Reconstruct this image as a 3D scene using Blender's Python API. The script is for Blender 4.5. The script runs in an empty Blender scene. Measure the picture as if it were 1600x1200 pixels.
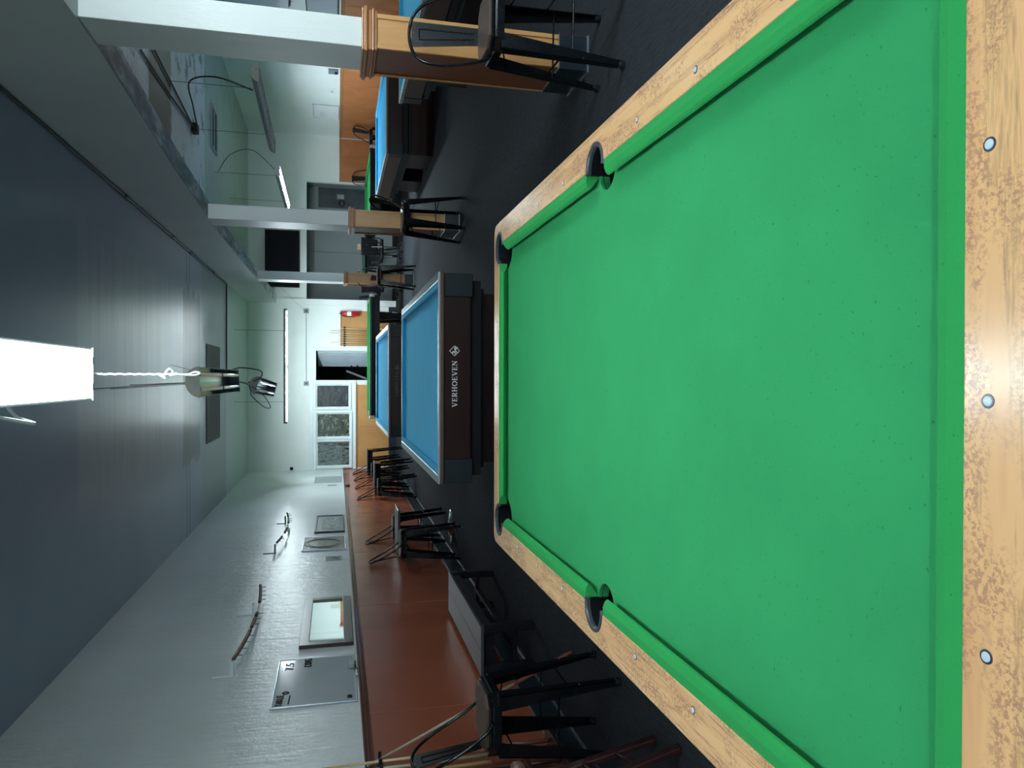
import bpy, bmesh, math, random
from mathutils import Vector, Matrix
random.seed(7)
PI = math.pi
scene = bpy.context.scene
C = scene.collection

# ------------------------------------------------------------------ camera, world, exposure
F = 1140.0; PITCH = math.radians(13.56); YAW = math.atan(9 / 1172.0)
fw = Vector((-math.sin(YAW) * math.cos(PITCH), math.cos(YAW) * math.cos(PITCH), -math.sin(PITCH)))
rt = Vector((math.cos(YAW), math.sin(YAW), 0))
up = rt.cross(fw)
cam_data = bpy.data.cameras.new('camera'); cam = bpy.data.objects.new('camera', cam_data); C.objects.link(cam)
M3 = Matrix((-up, rt, -fw)).transposed()          # the phone is held on its side: image right is world down
cam.matrix_world = Matrix.Translation((0, 0, 1.575)) @ M3.to_4x4()
cam_data.sensor_fit = 'HORIZONTAL'; cam_data.sensor_width = 36.0; cam_data.lens = F / 1600 * 36.0
cam_data.clip_start = 0.02; cam_data.clip_end = 100
scene.camera = cam
world = bpy.data.worlds.new('world'); scene.world = world; world.use_nodes = True
world.node_tree.nodes['Background'].inputs[0].default_value = (0.35, 0.42, 0.5, 1)
world.node_tree.nodes['Background'].inputs[1].default_value = 0.02
vs = scene.view_settings
vs.view_transform = 'Standard'; vs.look = 'None'; vs.gamma = 1; vs.exposure = 0.0; vs.use_curve_mapping = False
LAMP_MAIN = 39.0      # tube emission of the lamp over the green table
LAMP_FAR = 370.0       # lamp over the sideways table
LAMP_RIGHT = 170.0     # lit lamp over the right far table
LAMP_NEAR_RIGHT = 290.0
FILL_BACK = 130.0      # unseen battens added behind the camera to lift the ambient light
TUBE_COL = (0.80, 0.95, 1.0, 1)
scene.cycles.max_bounces = 8
scene.cycles.diffuse_bounces = 5
scene.cycles.glossy_bounces = 4
scene.cycles.sample_clamp_indirect = 6.0

# ------------------------------------------------------------------ materials
MATS = {}
class NT:
    def __init__(s, name):
        s.m = bpy.data.materials.new(name); s.m.use_nodes = True
        s.n = s.m.node_tree.nodes; s.l = s.m.node_tree.links
        s.b = s.n['Principled BSDF']; s.tc = s.n.new('ShaderNodeTexCoord')
    def map(s, scale=(1, 1, 1), loc=(0, 0, 0), rot=(0, 0, 0), coord='Object'):
        mp = s.n.new('ShaderNodeMapping')
        mp.inputs['Scale'].default_value = scale; mp.inputs['Location'].default_value = loc; mp.inputs['Rotation'].default_value = rot
        s.l.new(s.tc.outputs[coord], mp.inputs[0]); return mp.outputs[0]
    def noise(s, vec, scale=5, detail=4, rough=0.55, dist=0):
        t = s.n.new('ShaderNodeTexNoise'); s.l.new(vec, t.inputs['Vector'])
        t.inputs['Scale'].default_value = scale; t.inputs['Detail'].default_value = detail
        t.inputs['Roughness'].default_value = rough; t.inputs['Distortion'].default_value = dist
        return t.outputs['Fac']
    def ramp(s, fac, stops):
        r = s.n.new('ShaderNodeValToRGB'); s.l.new(fac, r.inputs[0]); e = r.color_ramp.elements
        while len(e) < len(stops): e.new(0.5)
        for i, (p, c) in enumerate(stops):
            e[i].position = p; e[i].color = (c[0], c[1], c[2], 1) if isinstance(c, (tuple, list)) else (c, c, c, 1)
        return r.outputs[0]
    def mix(s, fac, a, b, mode='MIX'):
        x = s.n.new('ShaderNodeMix'); x.data_type = 'RGBA'; x.blend_type = mode
        for sock, v in ((x.inputs[0], fac), (x.inputs[6], a), (x.inputs[7], b)):
            if hasattr(v, 'node'): s.l.new(v, sock)
            elif isinstance(v, (tuple, list)): sock.default_value = (v[0], v[1], v[2], 1)
            else: sock.default_value = v
        return x.outputs[2]
    def math(s, op, a, b=0.0):
        x = s.n.new('ShaderNodeMath'); x.operation = op
        for sock, v in ((x.inputs[0], a), (x.inputs[1], b)):
            if hasattr(v, 'node'): s.l.new(v, sock)
            else: sock.default_value = v
        return x.outputs[0]
    def sep(s, vec):
        x = s.n.new('ShaderNodeSeparateXYZ'); s.l.new(vec, x.inputs[0]); return x.outputs
    def bump(s, h, strength=0.2, dist=0.01):
        b = s.n.new('ShaderNodeBump'); b.inputs['Strength'].default_value = strength; b.inputs['Distance'].default_value = dist
        s.l.new(h, b.inputs['Height']); s.l.new(b.outputs[0], s.b.inputs['Normal'])
    def col(s, v):
        if hasattr(v, 'node'): s.l.new(v, s.b.inputs['Base Color'])
        else: s.b.inputs['Base Color'].default_value = (v[0], v[1], v[2], 1)
    def set(s, rough=0.5, metal=0.0, spec=0.5, coat=0.0):
        if hasattr(rough, 'node'): s.l.new(rough, s.b.inputs['Roughness'])
        else: s.b.inputs['Roughness'].default_value = rough
        s.b.inputs['Metallic'].default_value = metal
        s.b.inputs['Specular IOR Level'].default_value = spec
        s.b.inputs['Coat Weight'].default_value = coat

def plain(name, col, rough=0.5, metal=0.0, spec=0.5, var=0.12, nscale=12, bump=0.0, coat=0.0):
    if name in MATS: return MATS[name]
    t = NT(name); v = t.map()
    n = t.noise(v, nscale, 3)
    d = [c * (1 - var) for c in col]; h = [min(1, c * (1 + var)) for c in col]
    t.col(t.ramp(n, [(0.3, d), (0.7, h)])); t.set(rough, metal, spec, coat)
    if bump: t.bump(n, bump, 0.004)
    MATS[name] = t.m; return t.m

def felt(name, col, fine=900, var=0.10, sheen=0.1):
    t = NT(name); v = t.map()
    n1 = t.noise(v, fine, 2); n2 = t.noise(v, 3.0, 4); n3 = t.noise(t.map((1, 6, 1)), 9, 3)
    base = t.ramp(n2, [(0.3, [c * (1 - var) for c in col]), (0.7, [min(1, c * (1 + var)) for c in col])])
    base = t.mix(0.35, base, t.ramp(n1, [(0.25, [c * 0.7 for c in col]), (0.75, [min(1, c * 1.3) for c in col])]))
    sp = t.ramp(t.noise(v, 190, 1), [(0.74, 0.0), (0.80, 1.0)])          # chalk dust
    sp2 = t.math('MULTIPLY', sp, t.ramp(t.noise(v, 2.2, 2), [(0.45, 0.0), (0.65, 0.30)]))
    base = t.mix(sp2, base, [min(1, c * 1.4 + 0.12) for c in col])
    dk = t.ramp(t.noise(v, 120, 1), [(0.245, 0.55), (0.27, 0.0)])
    base = t.mix(dk, base, [c * 0.45 for c in col])
    t.col(base); t.set(0.95, 0, 0.15)
    t.b.inputs['Sheen Weight'].default_value = sheen
    t.b.inputs['Sheen Roughness'].default_value = 0.35
    t.b.inputs['Sheen Tint'].default_value = (*[min(1, c ** 0.5) for c in col], 1)
    t.bump(n1, 0.25, 0.001); return t.m

def rail_laminate(name, along):
    t = NT(name)
    sc = (1, 1, 1)
    st = (15, 0.45, 15) if along == 'y' else (0.9, 13, 13)
    st2 = (90, 7, 90) if along == 'y' else (7, 90, 90)
    v = t.map(st); v2 = t.map(st2)
    big = t.noise(v, 1.6, 4, 0.5, 0.6); fine = t.noise(v2, 3.0, 5, 0.7, 0.4); sp = t.noise(t.map(), 160, 3, 0.7)
    base = t.ramp(big, [(0.30, (0.72, 0.37, 0.18)), (0.5, (0.84, 0.48, 0.225)), (0.7, (0.87, 0.51, 0.24))])
    if along == 'x':
        g = t.ramp(big, [(0.56, 0.0), (0.61, 0.5), (0.66, 0.2), (0.70, 0.45), (0.74, 0.0)])
    else:
        g = t.ramp(big, [(0.43, 0.0), (0.46, 0.8), (0.475, 0.05), (0.515, 0.05), (0.53, 0.75), (0.545, 0.05), (0.60, 0.0)])
    f = t.math('MULTIPLY', g, t.ramp(fine, [(0.40, 0.0), (0.6, 1.0)]))
    base = t.mix(f, base, (0.14, 0.070, 0.038))
    wear = t.math('MULTIPLY', t.ramp(t.noise(t.map((3, 1, 3) if along == 'y' else (1, 3, 3)), 4.5, 3), [(0.45, 0.0), (0.56, 0.75)]), t.ramp(sp, [(0.48, 0.0), (0.56, 1.0)]))
    base = t.mix(wear, base, (0.40, 0.20, 0.12))
    t.col(base); t.set(t.ramp(sp, [(0.3, 0.17), (0.8, 0.27)]), 0, 0.5, 0.0); t.bump(sp, 0.05, 0.001)
    return t.m

def panel_wood(name, dark, light, rough=0.28, rot=0, coord='Object', scale=1.0):
    t = NT(name)
    v = t.map((1.2 * scale, 1.2 * scale, 0.8 * scale), rot=(0, rot, 0), coord=coord)
    n = t.noise(v, 1.3, 5, 0.5, 0.6); n2 = t.noise(t.map((30, 30, 2.0)), 3, 4, 0.6)
    c = t.ramp(n, [(0.25, dark), (0.5, [(a + b) / 2 for a, b in zip(dark, light)]), (0.75, light)])
    c = t.mix(0.25, c, t.ramp(n2, [(0.3, dark), (0.7, light)]))
    t.col(c)
    t.set(rough, 0, 0.5)
    return t.m

def wall_paint(name, col, rough=0.32, bump=0.5, spec=0.5):
    t = NT(name); v = t.map()
    n = t.noise(v, 0.9, 5, 0.6); n2 = t.noise(v, 8, 6, 0.68); n3 = t.noise(t.map((6, 6.0, 1.1)), 2.2, 4, 0.6, 0.4)
    t.col(t.ramp(n, [(0.3, [c * 0.93 for c in col]), (0.7, [min(1, c * 1.04) for c in col])]))
    t.set(rough, 0, spec)
    h = t.mix(0.6, n2, n3)
    t.bump(h, bump, 0.02)
    return t.m

def carpet_mat():
    t = NT('charcoal_ribbed_carpet')
    v = t.map()
    fine = t.noise(t.map((75, 9, 1), rot=(0, 0, 0.45)), 1, 3, 0.7); sp = t.noise(v, 120, 3, 0.8); big = t.noise(v, 0.7, 4)
    c = t.ramp(fine, [(0.3, (0.002, 0.003, 0.004)), (0.62, (0.030, 0.037, 0.045))])
    c = t.mix(0.4, c, t.ramp(sp, [(0.35, (0.004, 0.005, 0.007)), (0.7, (0.058, 0.060, 0.067))]))
    c = t.mix(t.ramp(big, [(0.4, 0.0), (0.7, 0.35)]), c, (0.022, 0.028, 0.036))
    t.col(c); t.set(0.9, 0, 0.2); t.bump(t.mix(0.5, fine, sp), 0.8, 0.006)
    return t.m

def ceiling_mat():
    """grey painted board on the main bay with bare patches, white peeling paint over the right bay, pale green beyond"""
    t = NT('painted_ceiling'); v = t.map()
    x, y, z = t.sep(v)
    wob = t.noise(t.map((1.0, 6.0, 1)), 2.0, 5, 0.65)
    wobs = t.math('MULTIPLY', t.math('SUBTRACT', wob, 0.5), 0.9)
    def step(val, at, w=0.03):
        a = t.math('SUBTRACT', val, at); return t.math('MINIMUM', t.math('MAXIMUM', t.math('MULTIPLY', a, 1.0 / w), 0.0), 1.0)
    def band(val, a, b, w=0.03): return t.math('MULTIPLY', step(val, a, w), t.math('SUBTRACT', 1.0, step(val, b, w)))
    xs = t.math('ADD', x, wobs); ys = t.math('ADD', y, t.math('MULTIPLY', wobs, 0.35))
    streak = t.noise(t.map((0.25, 4, 1)), 1.5, 3, 0.5); cloud = t.noise(v, 0.5, 3)
    main = t.ramp(cloud, [(0.3, (0.31, 0.37, 0.46)), (0.7, (0.38, 0.44, 0.53))])
    lite = t.ramp(streak, [(0.3, (0.34, 0.38, 0.44)), (0.55, (0.46, 0.48, 0.53)), (0.75, (0.42, 0.38, 0.39))])
    m = t.math('MULTIPLY', band(x, -1.25, 1.25, 0.25), band(y, 7.1, 11.7, 0.1))
    c = t.mix(t.math('MULTIPLY', m, 0.75), main, lite)
    m2 = t.math('MULTIPLY', band(xs, -1.35, 1.35), band(ys, 11.7, 13.1))
    c = t.mix(m2, c, (0.13, 0.15, 0.18))
    c = t.mix(t.math('MULTIPLY', step(y, 13.1, 0.3), t.math('SUBTRACT', 1.0, step(y, 16.05, 0.02))), c, (0.30, 0.345, 0.365))
    c = t.mix(step(y, 16.08, 0.05), c, (0.46, 0.54, 0.51))
    # right bay
    peel = t.ramp(t.noise(t.map((1.2, 1.2, 1)), 2.0, 6, 0.7), [(0.38, (0.17, 0.17, 0.18)), (0.46, (0.86, 0.88, 0.90)), (0.7, (0.94, 0.95, 0.95))])
    r = t.mix(t.math('MULTIPLY', band(xs, 3.2, 5.6), band(ys, 9.7, 10.9)), peel, (0.07, 0.075, 0.085))
    r = t.mix(t.math('MULTIPLY', step(y, 13.55, 0.05), 0.85), r, (0.40, 0.48, 0.43))
    c = t.mix(step(x, 2.1, 0.01), c, r)
    seam = t.math('MAXIMUM', band(y, 11.97, 12.01, 0.008), band(y, 12.2, 12.235, 0.008))
    seam = t.math('MULTIPLY', seam, t.math('SUBTRACT', 1.0, step(x, 2.0, 0.02)))
    c = t.mix(seam, c, (0.05, 0.055, 0.065))
    t.col(c)
    t.set(0.30, 0, 0.28)
    t.l.new(t.math('ADD', 0.26, t.math('MULTIPLY', m, 0.30)), t.b.inputs['Specular IOR Level'])
    return t.m

def tube_mat(name, strength):
    t = NT(name); t.col((0.9, 0.95, 1)); n = t.noise(t.map(), 2, 1)
    t.b.inputs['Emission Color'].default_value = TUBE_COL
    t.b.inputs['Emission Strength'].default_value = strength
    return t.m

m_wall = wall_paint('glossy_white_wall_paint', (0.76, 0.80, 0.80), 0.29, 0.9, 0.36)
m_wall_flat = wall_paint('pale_green_white_wall_paint', (0.78, 0.81, 0.795), 0.5, 0.1, 0.3)
m_trimwhite = plain('white_gloss_trim', (0.72, 0.78, 0.80), 0.35, var=0.04)
m_beam = wall_paint('grey_painted_beam', (0.52, 0.56, 0.56), 0.45, 0.15, 0.3)
m_pillar = wall_paint('off_white_pillar_paint', (0.66, 0.71, 0.70), 0.45, 0.25, 0.4)
m_ceiling = ceiling_mat()
m_carpet = carpet_mat()
m_wains_l = panel_wood('reddish_brown_birch_panel', (0.26, 0.065, 0.030), (0.38, 0.105, 0.050), 0.26)
m_wains_r = panel_wood('orange_brown_birch_panel', (0.30, 0.105, 0.035), (0.52, 0.20, 0.075), 0.35, scale=2.0)
m_wains_f = panel_wood('honey_birch_panel', (0.36, 0.17, 0.05), (0.55, 0.28, 0.10), 0.4, scale=1.5)
m_capwood = panel_wood('dark_moulding_wood', (0.10, 0.030, 0.014), (0.19, 0.065, 0.032), 0.2)
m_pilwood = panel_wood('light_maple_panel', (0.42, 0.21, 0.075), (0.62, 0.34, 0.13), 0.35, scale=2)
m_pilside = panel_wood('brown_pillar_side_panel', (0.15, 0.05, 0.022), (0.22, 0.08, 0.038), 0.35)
m_piltrim = panel_wood('orange_pillar_moulding', (0.30, 0.12, 0.045), (0.45, 0.20, 0.08), 0.25)
m_base = plain('dark_rubber_baseboard', (0.012, 0.022, 0.030), 0.35)
m_metaledge = plain('brushed_metal_edge', (0.45, 0.50, 0.55), 0.3, 0.8)
m_green = felt('green_billiard_felt', (0.031, 0.285, 0.096), sheen=0.05)
m_green_c = felt('bright_green_cushion_felt', (0.025, 0.28, 0.070), var=0.05, sheen=0.05)
m_blue = felt('blue_billiard_felt', (0.028, 0.32, 0.62), sheen=0.8)
m_blue_c = felt('blue_cushion_felt', (0.035, 0.40, 0.70), var=0.05, sheen=0.5)
m_railx = rail_laminate('oak_laminate_rail_crosswise', 'x')
m_raily = rail_laminate('oak_laminate_rail_lengthwise', 'y')
m_black_pl = plain('black_pocket_plastic', (0.006, 0.007, 0.010), 0.7, spec=0.08)
m_rim = plain('charcoal_pocket_rim', (0.045, 0.05, 0.06), 0.35)
m_sight = plain('pearl_sight', (0.62, 0.72, 0.78), 0.2)
m_ring = plain('dark_sight_ring', (0.04, 0.05, 0.06), 0.3)
m_mahog = panel_wood('dark_mahogany_veneer', (0.010, 0.0022, 0.0022), (0.022, 0.005, 0.005), 0.3, rot=PI / 2)
m_dkframe = plain('charcoal_frame_metal', (0.008, 0.015, 0.020), 0.45, spec=0.3)
m_blackbody = plain('black_table_body', (0.005, 0.006, 0.008), 0.5, spec=0.2)
m_alu = plain('satin_aluminium', (0.42, 0.45, 0.48), 0.33, 0.85)
m_chrome = plain('bright_chrome', (0.75, 0.78, 0.82), 0.12, 1.0)
m_brownside = panel_wood('brown_table_side', (0.06, 0.03, 0.02), (0.10, 0.055, 0.035), 0.35)
m_blkmetal = plain('gloss_black_metal', (0.004, 0.006, 0.008), 0.14, 0.0, 0.22)
m_blkmatte = plain('matte_black_paint', (0.007, 0.008, 0.011), 0.5, spec=0.2)
m_seatwood = panel_wood('dark_elm_seat', (0.045, 0.030, 0.022), (0.095, 0.062, 0.045), 0.38, scale=4)
m_bench = plain('satin_slate_bench_top', (0.050, 0.058, 0.072), 0.3, bump=0.02)
m_lampwhite = plain('white_enamel_reflector', (0.82, 0.86, 0.88), 0.35, var=0.02)
m_lampgrey = plain('grey_enamel_lamp_end', (0.30, 0.30, 0.27), 0.5)
m_lampback = plain('grey_enamel_housing', (0.20, 0.21, 0.215), 0.45)
m_mirrorref = plain('polished_reflector', (0.50, 0.50, 0.52), 0.12, 1.0, bump=0.02)
m_tubeoff = plain('unlit_glass_tube', (0.55, 0.60, 0.63), 0.12, 0.2)
m_socket = plain('grey_lamp_holder', (0.12, 0.14, 0.16), 0.4)
m_wire = plain('black_wire', (0.012, 0.012, 0.014), 0.5)
m_whitecord = plain('white_cotton_cord', (0.82, 0.84, 0.86), 0.8)
m_greycord = plain('pale_grey_cable', (0.45, 0.46, 0.48), 0.6)
m_darkframe = panel_wood('dark_walnut_frame', (0.020, 0.012, 0.010), (0.045, 0.026, 0.022), 0.3)
m_mirror = plain('mirror_glass', (0.80, 0.86, 0.86), 0.03, 1.0, var=0.0)
m_tv = plain('black_tv_screen', (0.002, 0.003, 0.007), 0.4, 0, 0.08)
m_cuewood = panel_wood('pale_maple_cue', (0.50, 0.34, 0.16), (0.72, 0.54, 0.30), 0.3)
m_cuegrey = panel_wood('greyed_ash_cue', (0.30, 0.26, 0.17), (0.46, 0.40, 0.27), 0.35)
m_cuedark = plain('dark_cue_butt', (0.03, 0.015, 0.012), 0.3)
m_cuered = panel_wood('cherry_cue_butt', (0.16, 0.045, 0.025), (0.25, 0.08, 0.045), 0.3)
m_ferrule = plain('white_ferrule', (0.75, 0.76, 0.74), 0.4)
m_red = plain('red_enamel', (0.50, 0.012, 0.015), 0.3)
m_white = plain('white_plastic', (0.75, 0.78, 0.80), 0.4, var=0.03)
m_doorwhite = plain('blue_white_door_paint', (0.55, 0.62, 0.70), 0.4, var=0.04)
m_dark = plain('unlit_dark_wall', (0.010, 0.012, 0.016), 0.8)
m_recess = wall_paint('grey_hall_paint', (0.26, 0.29, 0.30), 0.6, 0.15, 0.3)
m_redwood = plain('dark_cherry_stained_wood', (0.030, 0.0075, 0.008), 0.35, nscale=30, var=0.3)
m_knob = panel_wood('walnut_knob', (0.09, 0.05, 0.035), (0.17, 0.10, 0.07), 0.3)
m_beaddark = plain('dark_brown_bead', (0.035, 0.018, 0.014), 0.3)
m_beadred = plain('red_brown_bead', (0.16, 0.065, 0.045), 0.35)
m_marker = plain('black_marker_ink', (0.01, 0.01, 0.012), 0.5)
m_board = plain('whiteboard_surface', (0.46, 0.50, 0.52), 0.12, var=0.04, nscale=2)
m_grid = plain('dark_vent', (0.02, 0.02, 0.024), 0.6)
m_hatch = plain('dark_brown_grey_hatch', (0.06, 0.055, 0.06), 0.6)
m_box = plain('grey_electrical_box', (0.16, 0.19, 0.20), 0.45)
m_lettwhite = plain('white_lettering', (0.85, 0.86, 0.88), 0.5, var=0.0)
m_lettgrey = plain('shaded_grey_lettering', (0.10, 0.11, 0.12), 0.5)  # same white lettering, its lack of light put into a darker colour
m_pokergreen = plain('dark_green_table_edge', (0.015, 0.06, 0.035), 0.4)
m_case = plain('tan_cardboard', (0.38, 0.28, 0.16), 0.7)
m_ltgrey = plain('pale_grey_plastic', (0.34, 0.38, 0.39), 0.45)
m_hallgrey = plain('worn_grey_metal_door', (0.055, 0.065, 0.078), 0.5, var=0.3, nscale=4)
m_ltube_main = tube_mat('lit_tube_near', LAMP_MAIN)
m_ltube_far = tube_mat('lit_tube_far', LAMP_FAR)
m_ltube_right = tube_mat('lit_tube_right', LAMP_RIGHT)
m_ltube_nr = tube_mat('lit_tube_near_right', LAMP_NEAR_RIGHT)
m_fill_back = tube_mat('fill_tube_back', FILL_BACK)
m_glass = plain('clear_glass', (0.9, 0.95, 0.95), 0.03, var=0.0)
m_glass.node_tree.nodes['Principled BSDF'].inputs['Transmission Weight'].default_value = 1.0

def picture_mat(name, stops, scale=4, stretch=(1, 1, 1), dist=1.5, rough=0.15):
    t = NT(name); n = t.noise(t.map(stretch), scale, 5, 0.6, dist); t.col(t.ramp(n, stops)); t.set(rough); return t.m

# ------------------------------------------------------------------ mesh helpers
def B(): return bmesh.new()
def box(bm, x0, x1, y0, y1, z0, z1, mi=0, mtx=None):
    vs_ = [Vector((x, y, z)) for z in (z0, z1) for y in (y0, y1) for x in (x0, x1)]
    if mtx: vs_ = [mtx @ v for v in vs_]
    v = [bm.verts.new(p) for p in vs_]
    for f in ((0, 2, 3, 1), (4, 5, 7, 6), (0, 1, 5, 4), (1, 3, 7, 5), (3, 2, 6, 7), (2, 0, 4, 6)):
        fc = bm.faces.new([v[i] for i in f]); fc.material_index = mi
    return v
def hexa(bm, pts, mi=0):
    """pts: 8 points, bottom 4 counter-clockwise then top 4"""
    v = [bm.verts.new(p) for p in pts]
    for f in ((3, 2, 1, 0), (4, 5, 6, 7), (0, 1, 5, 4), (1, 2, 6, 5), (2, 3, 7, 6), (3, 0, 4, 7)):
        fc = bm.faces.new([v[i] for i in f]); fc.material_index = mi
def prism(bm, poly, axis, a, b, mi=0):
    """poly in the two remaining axes (in xyz order), extruded along axis"""
    def P(p, t):
        if axis == 'x': return (t, p[0], p[1])
        if axis == 'y': return (p[0], t, p[1])
        return (p[0], p[1], t)
    A = [bm.verts.new(P(p, a)) for p in poly]; Bv = [bm.verts.new(P(p, b)) for p in poly]
    n = len(poly)
    fs = [bm.faces.new(A[::-1]), bm.faces.new(Bv)]
    for i in range(n): fs.append(bm.faces.new((A[i], A[(i + 1) % n], Bv[(i + 1) % n], Bv[i])))
    for f in fs: f.material_index = mi
def tube(bm, pts, r, seg=8, closed=False, taper=None, cap=True):
    pts = [Vector(p) for p in pts]; n = len(pts); rings = []
    prev = None
    for i, p in enumerate(pts):
        if closed: d = pts[(i + 1) % n] - pts[i - 1]
        else: d = pts[min(i + 1, n - 1)] - pts[max(i - 1, 0)]
        d.normalize()
        if prev is None:
            a = Vector((0, 0, 1)) if abs(d.z) < 0.9 else Vector((1, 0, 0))
            u = d.cross(a).normalized()
        else:
            u = (prev - d * prev.dot(d))
            u = u.normalized() if u.length > 1e-6 else d.orthogonal().normalized()
        prev = u; w = d.cross(u)
        rr = taper[i] if taper else r
        rings.append([bm.verts.new(p + (u * math.cos(2 * PI * k / seg) + w * math.sin(2 * PI * k / seg)) * rr) for k in range(seg)])
    for i in range(n if closed else n - 1):
        A, Bn = rings[i], rings[(i + 1) % n]
        for k in range(seg): bm.faces.new((A[k], A[(k + 1) % seg], Bn[(k + 1) % seg], Bn[k]))
    if cap and not closed:
        bm.faces.new(rings[0][::-1]); bm.faces.new(rings[-1])
def lathe(bm, prof, cx=0, cy=0, seg=24, z=0, cap=True):
    rings = []
    for r, h in prof: rings.append([bm.verts.new((cx + r * math.cos(2 * PI * k / seg), cy + r * math.sin(2 * PI * k / seg), z + h)) for k in range(seg)])
    for A, Bn in zip(rings, rings[1:]):
        for k in range(seg): bm.faces.new((A[k], A[(k + 1) % seg], Bn[(k + 1) % seg], Bn[k]))
    if cap: bm.faces.new(rings[0][::-1]); bm.faces.new(rings[-1])
def smooth_path(pts, n=8):
    """Catmull-Rom through points"""
    P = [Vector(p) for p in pts]; out = []
    for i in range(len(P) - 1):
        p0 = P[max(i - 1, 0)]; p1 = P[i]; p2 = P[i + 1]; p3 = P[min(i + 2, len(P) - 1)]
        for k in range(n):
            t = k / n
            out.append(0.5 * ((2 * p1) + (p2 - p0) * t + (2 * p0 - 5 * p1 + 4 * p2 - p3) * t * t + (-p0 + 3 * p1 - 3 * p2 + p3) * t ** 3))
    out.append(P[-1]); return out
def mk(name, bm, mat, parent=None, bevel=0.0, smooth=False, label=None):
    bmesh.ops.recalc_face_normals(bm, faces=bm.faces)
    me = bpy.data.meshes.new(name); bm.to_mesh(me); bm.free()
    mats = mat if isinstance(mat, (list, tuple)) else [mat]
    for m in mats: me.materials.append(m)
    if smooth:
        for p in me.polygons: p.use_smooth = True
    o = bpy.data.objects.new(name, me); C.objects.link(o)
    if parent: o.parent = parent
    if bevel:
        b = o.modifiers.new('bevel', 'BEVEL'); b.width = bevel; b.segments = 3; b.limit_method = 'ANGLE'; b.angle_limit = math.radians(35)
        if smooth: pass
    if label: o['label'] = label
    return o
def tag(o, label, cat, group=None, kind=None):
    o['label'] = label; o['category'] = cat
    if group: o['group'] = group
    if kind: o['kind'] = kind
    return o
def thing(name, label, cat, loc=(0, 0, 0), rz=0, group=None):
    o = bpy.data.objects.new(name, None); C.objects.link(o); o.location = loc; o.rotation_euler = (0, 0, rz)
    o.empty_display_size = 0.1
    return tag(o, label, cat, group)
def struct(name, bm, mat, parent=None, bevel=0, smooth=False):
    o = mk(name, bm, mat, parent, bevel, smooth); o['kind'] = 'structure'; return o
def copy_tree(o, parent=None):
    c = o.copy(); C.objects.link(c)
    if parent: c.parent = parent
    for ch in list(o.children): copy_tree(ch, c)
    return c
def dup(root, loc, rz, label, group=None):
    c = copy_tree(root); c.location = loc; c.rotation_euler = (0, 0, rz); c['label'] = label
    if group: c['group'] = group
    return c
def bake_boolean(o, cutters):
    for c in cutters:
        md = o.modifiers.new('cut', 'BOOLEAN'); md.object = c; md.operation = 'DIFFERENCE'; md.solver = 'EXACT'
    bpy.context.view_layer.update()
    dg = bpy.context.evaluated_depsgraph_get()
    me = bpy.data.meshes.new_from_object(o.evaluated_get(dg))
    o.modifiers.clear(); old = o.data; o.data = me; bpy.data.meshes.remove(old)

# ------------------------------------------------------------------ the room
XL, XR, YN, YF, ZC = -2.44, 6.42, -3.6, 20.0, 3.79
WT = 0.12
bm = B(); box(bm, XL - WT, XR + WT, YN - WT, 23.6, -0.1, 0); struct('floor', bm, m_carpet)
bm = B(); box(bm, XL - WT, XR + WT, YN - WT, 23.6, ZC, ZC + 0.1); struct('ceiling', bm, m_ceiling)
bm = B(); box(bm, XL - WT, XL, YN - WT, YF + WT, 0, ZC); struct('wall_left', bm, m_wall)
bm = B(); box(bm, XR, XR + WT, YN - WT, YF + WT, 0, ZC); struct('wall_right', bm, m_wall)
bm = B(); box(bm, XL, XR, YN - WT, YN, 0, ZC); struct('wall_back', bm, m_wall_flat)
# far wall with door opening, three interior windows and a hall opening
DX0, DX1, DZ = -0.05, 0.73, 2.09
WIN = [(-0.79, -0.17, 1.22, 2.09), (-1.58, -0.93, 1.20, 2.08), (-2.35, -1.68, 1.20, 2.07)]
HX0, HX1, HZ = 2.09, 5.19, 2.33
bm = B()
def fw_box(x0, x1, z0, z1): box(bm, x0, x1, YF, YF + WT, z0, z1)
fw_box(XL, XR, HZ, ZC)
fw_box(XL, -2.35, 0, HZ); fw_box(-1.68, -1.58, 0, HZ); fw_box(-0.93, -0.79, 0, HZ); fw_box(-0.17, DX0, 0, HZ)
for x0, x1, z0, z1 in WIN: fw_box(x0, x1, 0, z0); fw_box(x0, x1, z1, HZ)
fw_box(DX0, DX1, DZ, HZ); fw_box(DX1, HX0, 0, HZ); fw_box(HX1, XR, 0, HZ)
struct('wall_far', bm, m_wall_flat)
# little return of the far wall between the two bays
bm = B(); box(bm, 1.93, 2.09, YF - 0.06, YF - 0.001, 0, ZC - 0.001); struct('trim_1', bm, m_wall_flat)
# dark office behind the door and windows, and the hall behind the opening
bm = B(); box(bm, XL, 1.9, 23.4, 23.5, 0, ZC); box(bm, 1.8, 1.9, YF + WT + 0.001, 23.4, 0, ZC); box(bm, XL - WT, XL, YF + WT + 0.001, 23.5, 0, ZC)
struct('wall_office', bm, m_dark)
bm = B(); box(bm, 1.91, HX1 + 0.3, 21.3, 21.4, 0, ZC); box(bm, 1.91, 2.05, YF + WT + 0.001, 21.3, 0, ZC); box(bm, HX1 + 0.2, HX1 + 0.3, YF + WT + 0.001, 21.3, 0, ZC)
struct('wall_hall', bm, m_recess)
bm = B(); box(bm, 3.55, 3.565, 21.285, 21.299, 0.1, 2.8); struct('trim_2', bm, m_box)
# hall opening edge
bm = B(); box(bm, HX0, HX1, YF - 0.012, YF - 0.001, HZ, HZ + 0.03); box(bm, HX1, HX1 + 0.03, YF - 0.012, YF - 0.001, 0, HZ + 0.03)
struct('trim_3', bm, m_trimwhite)

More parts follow.
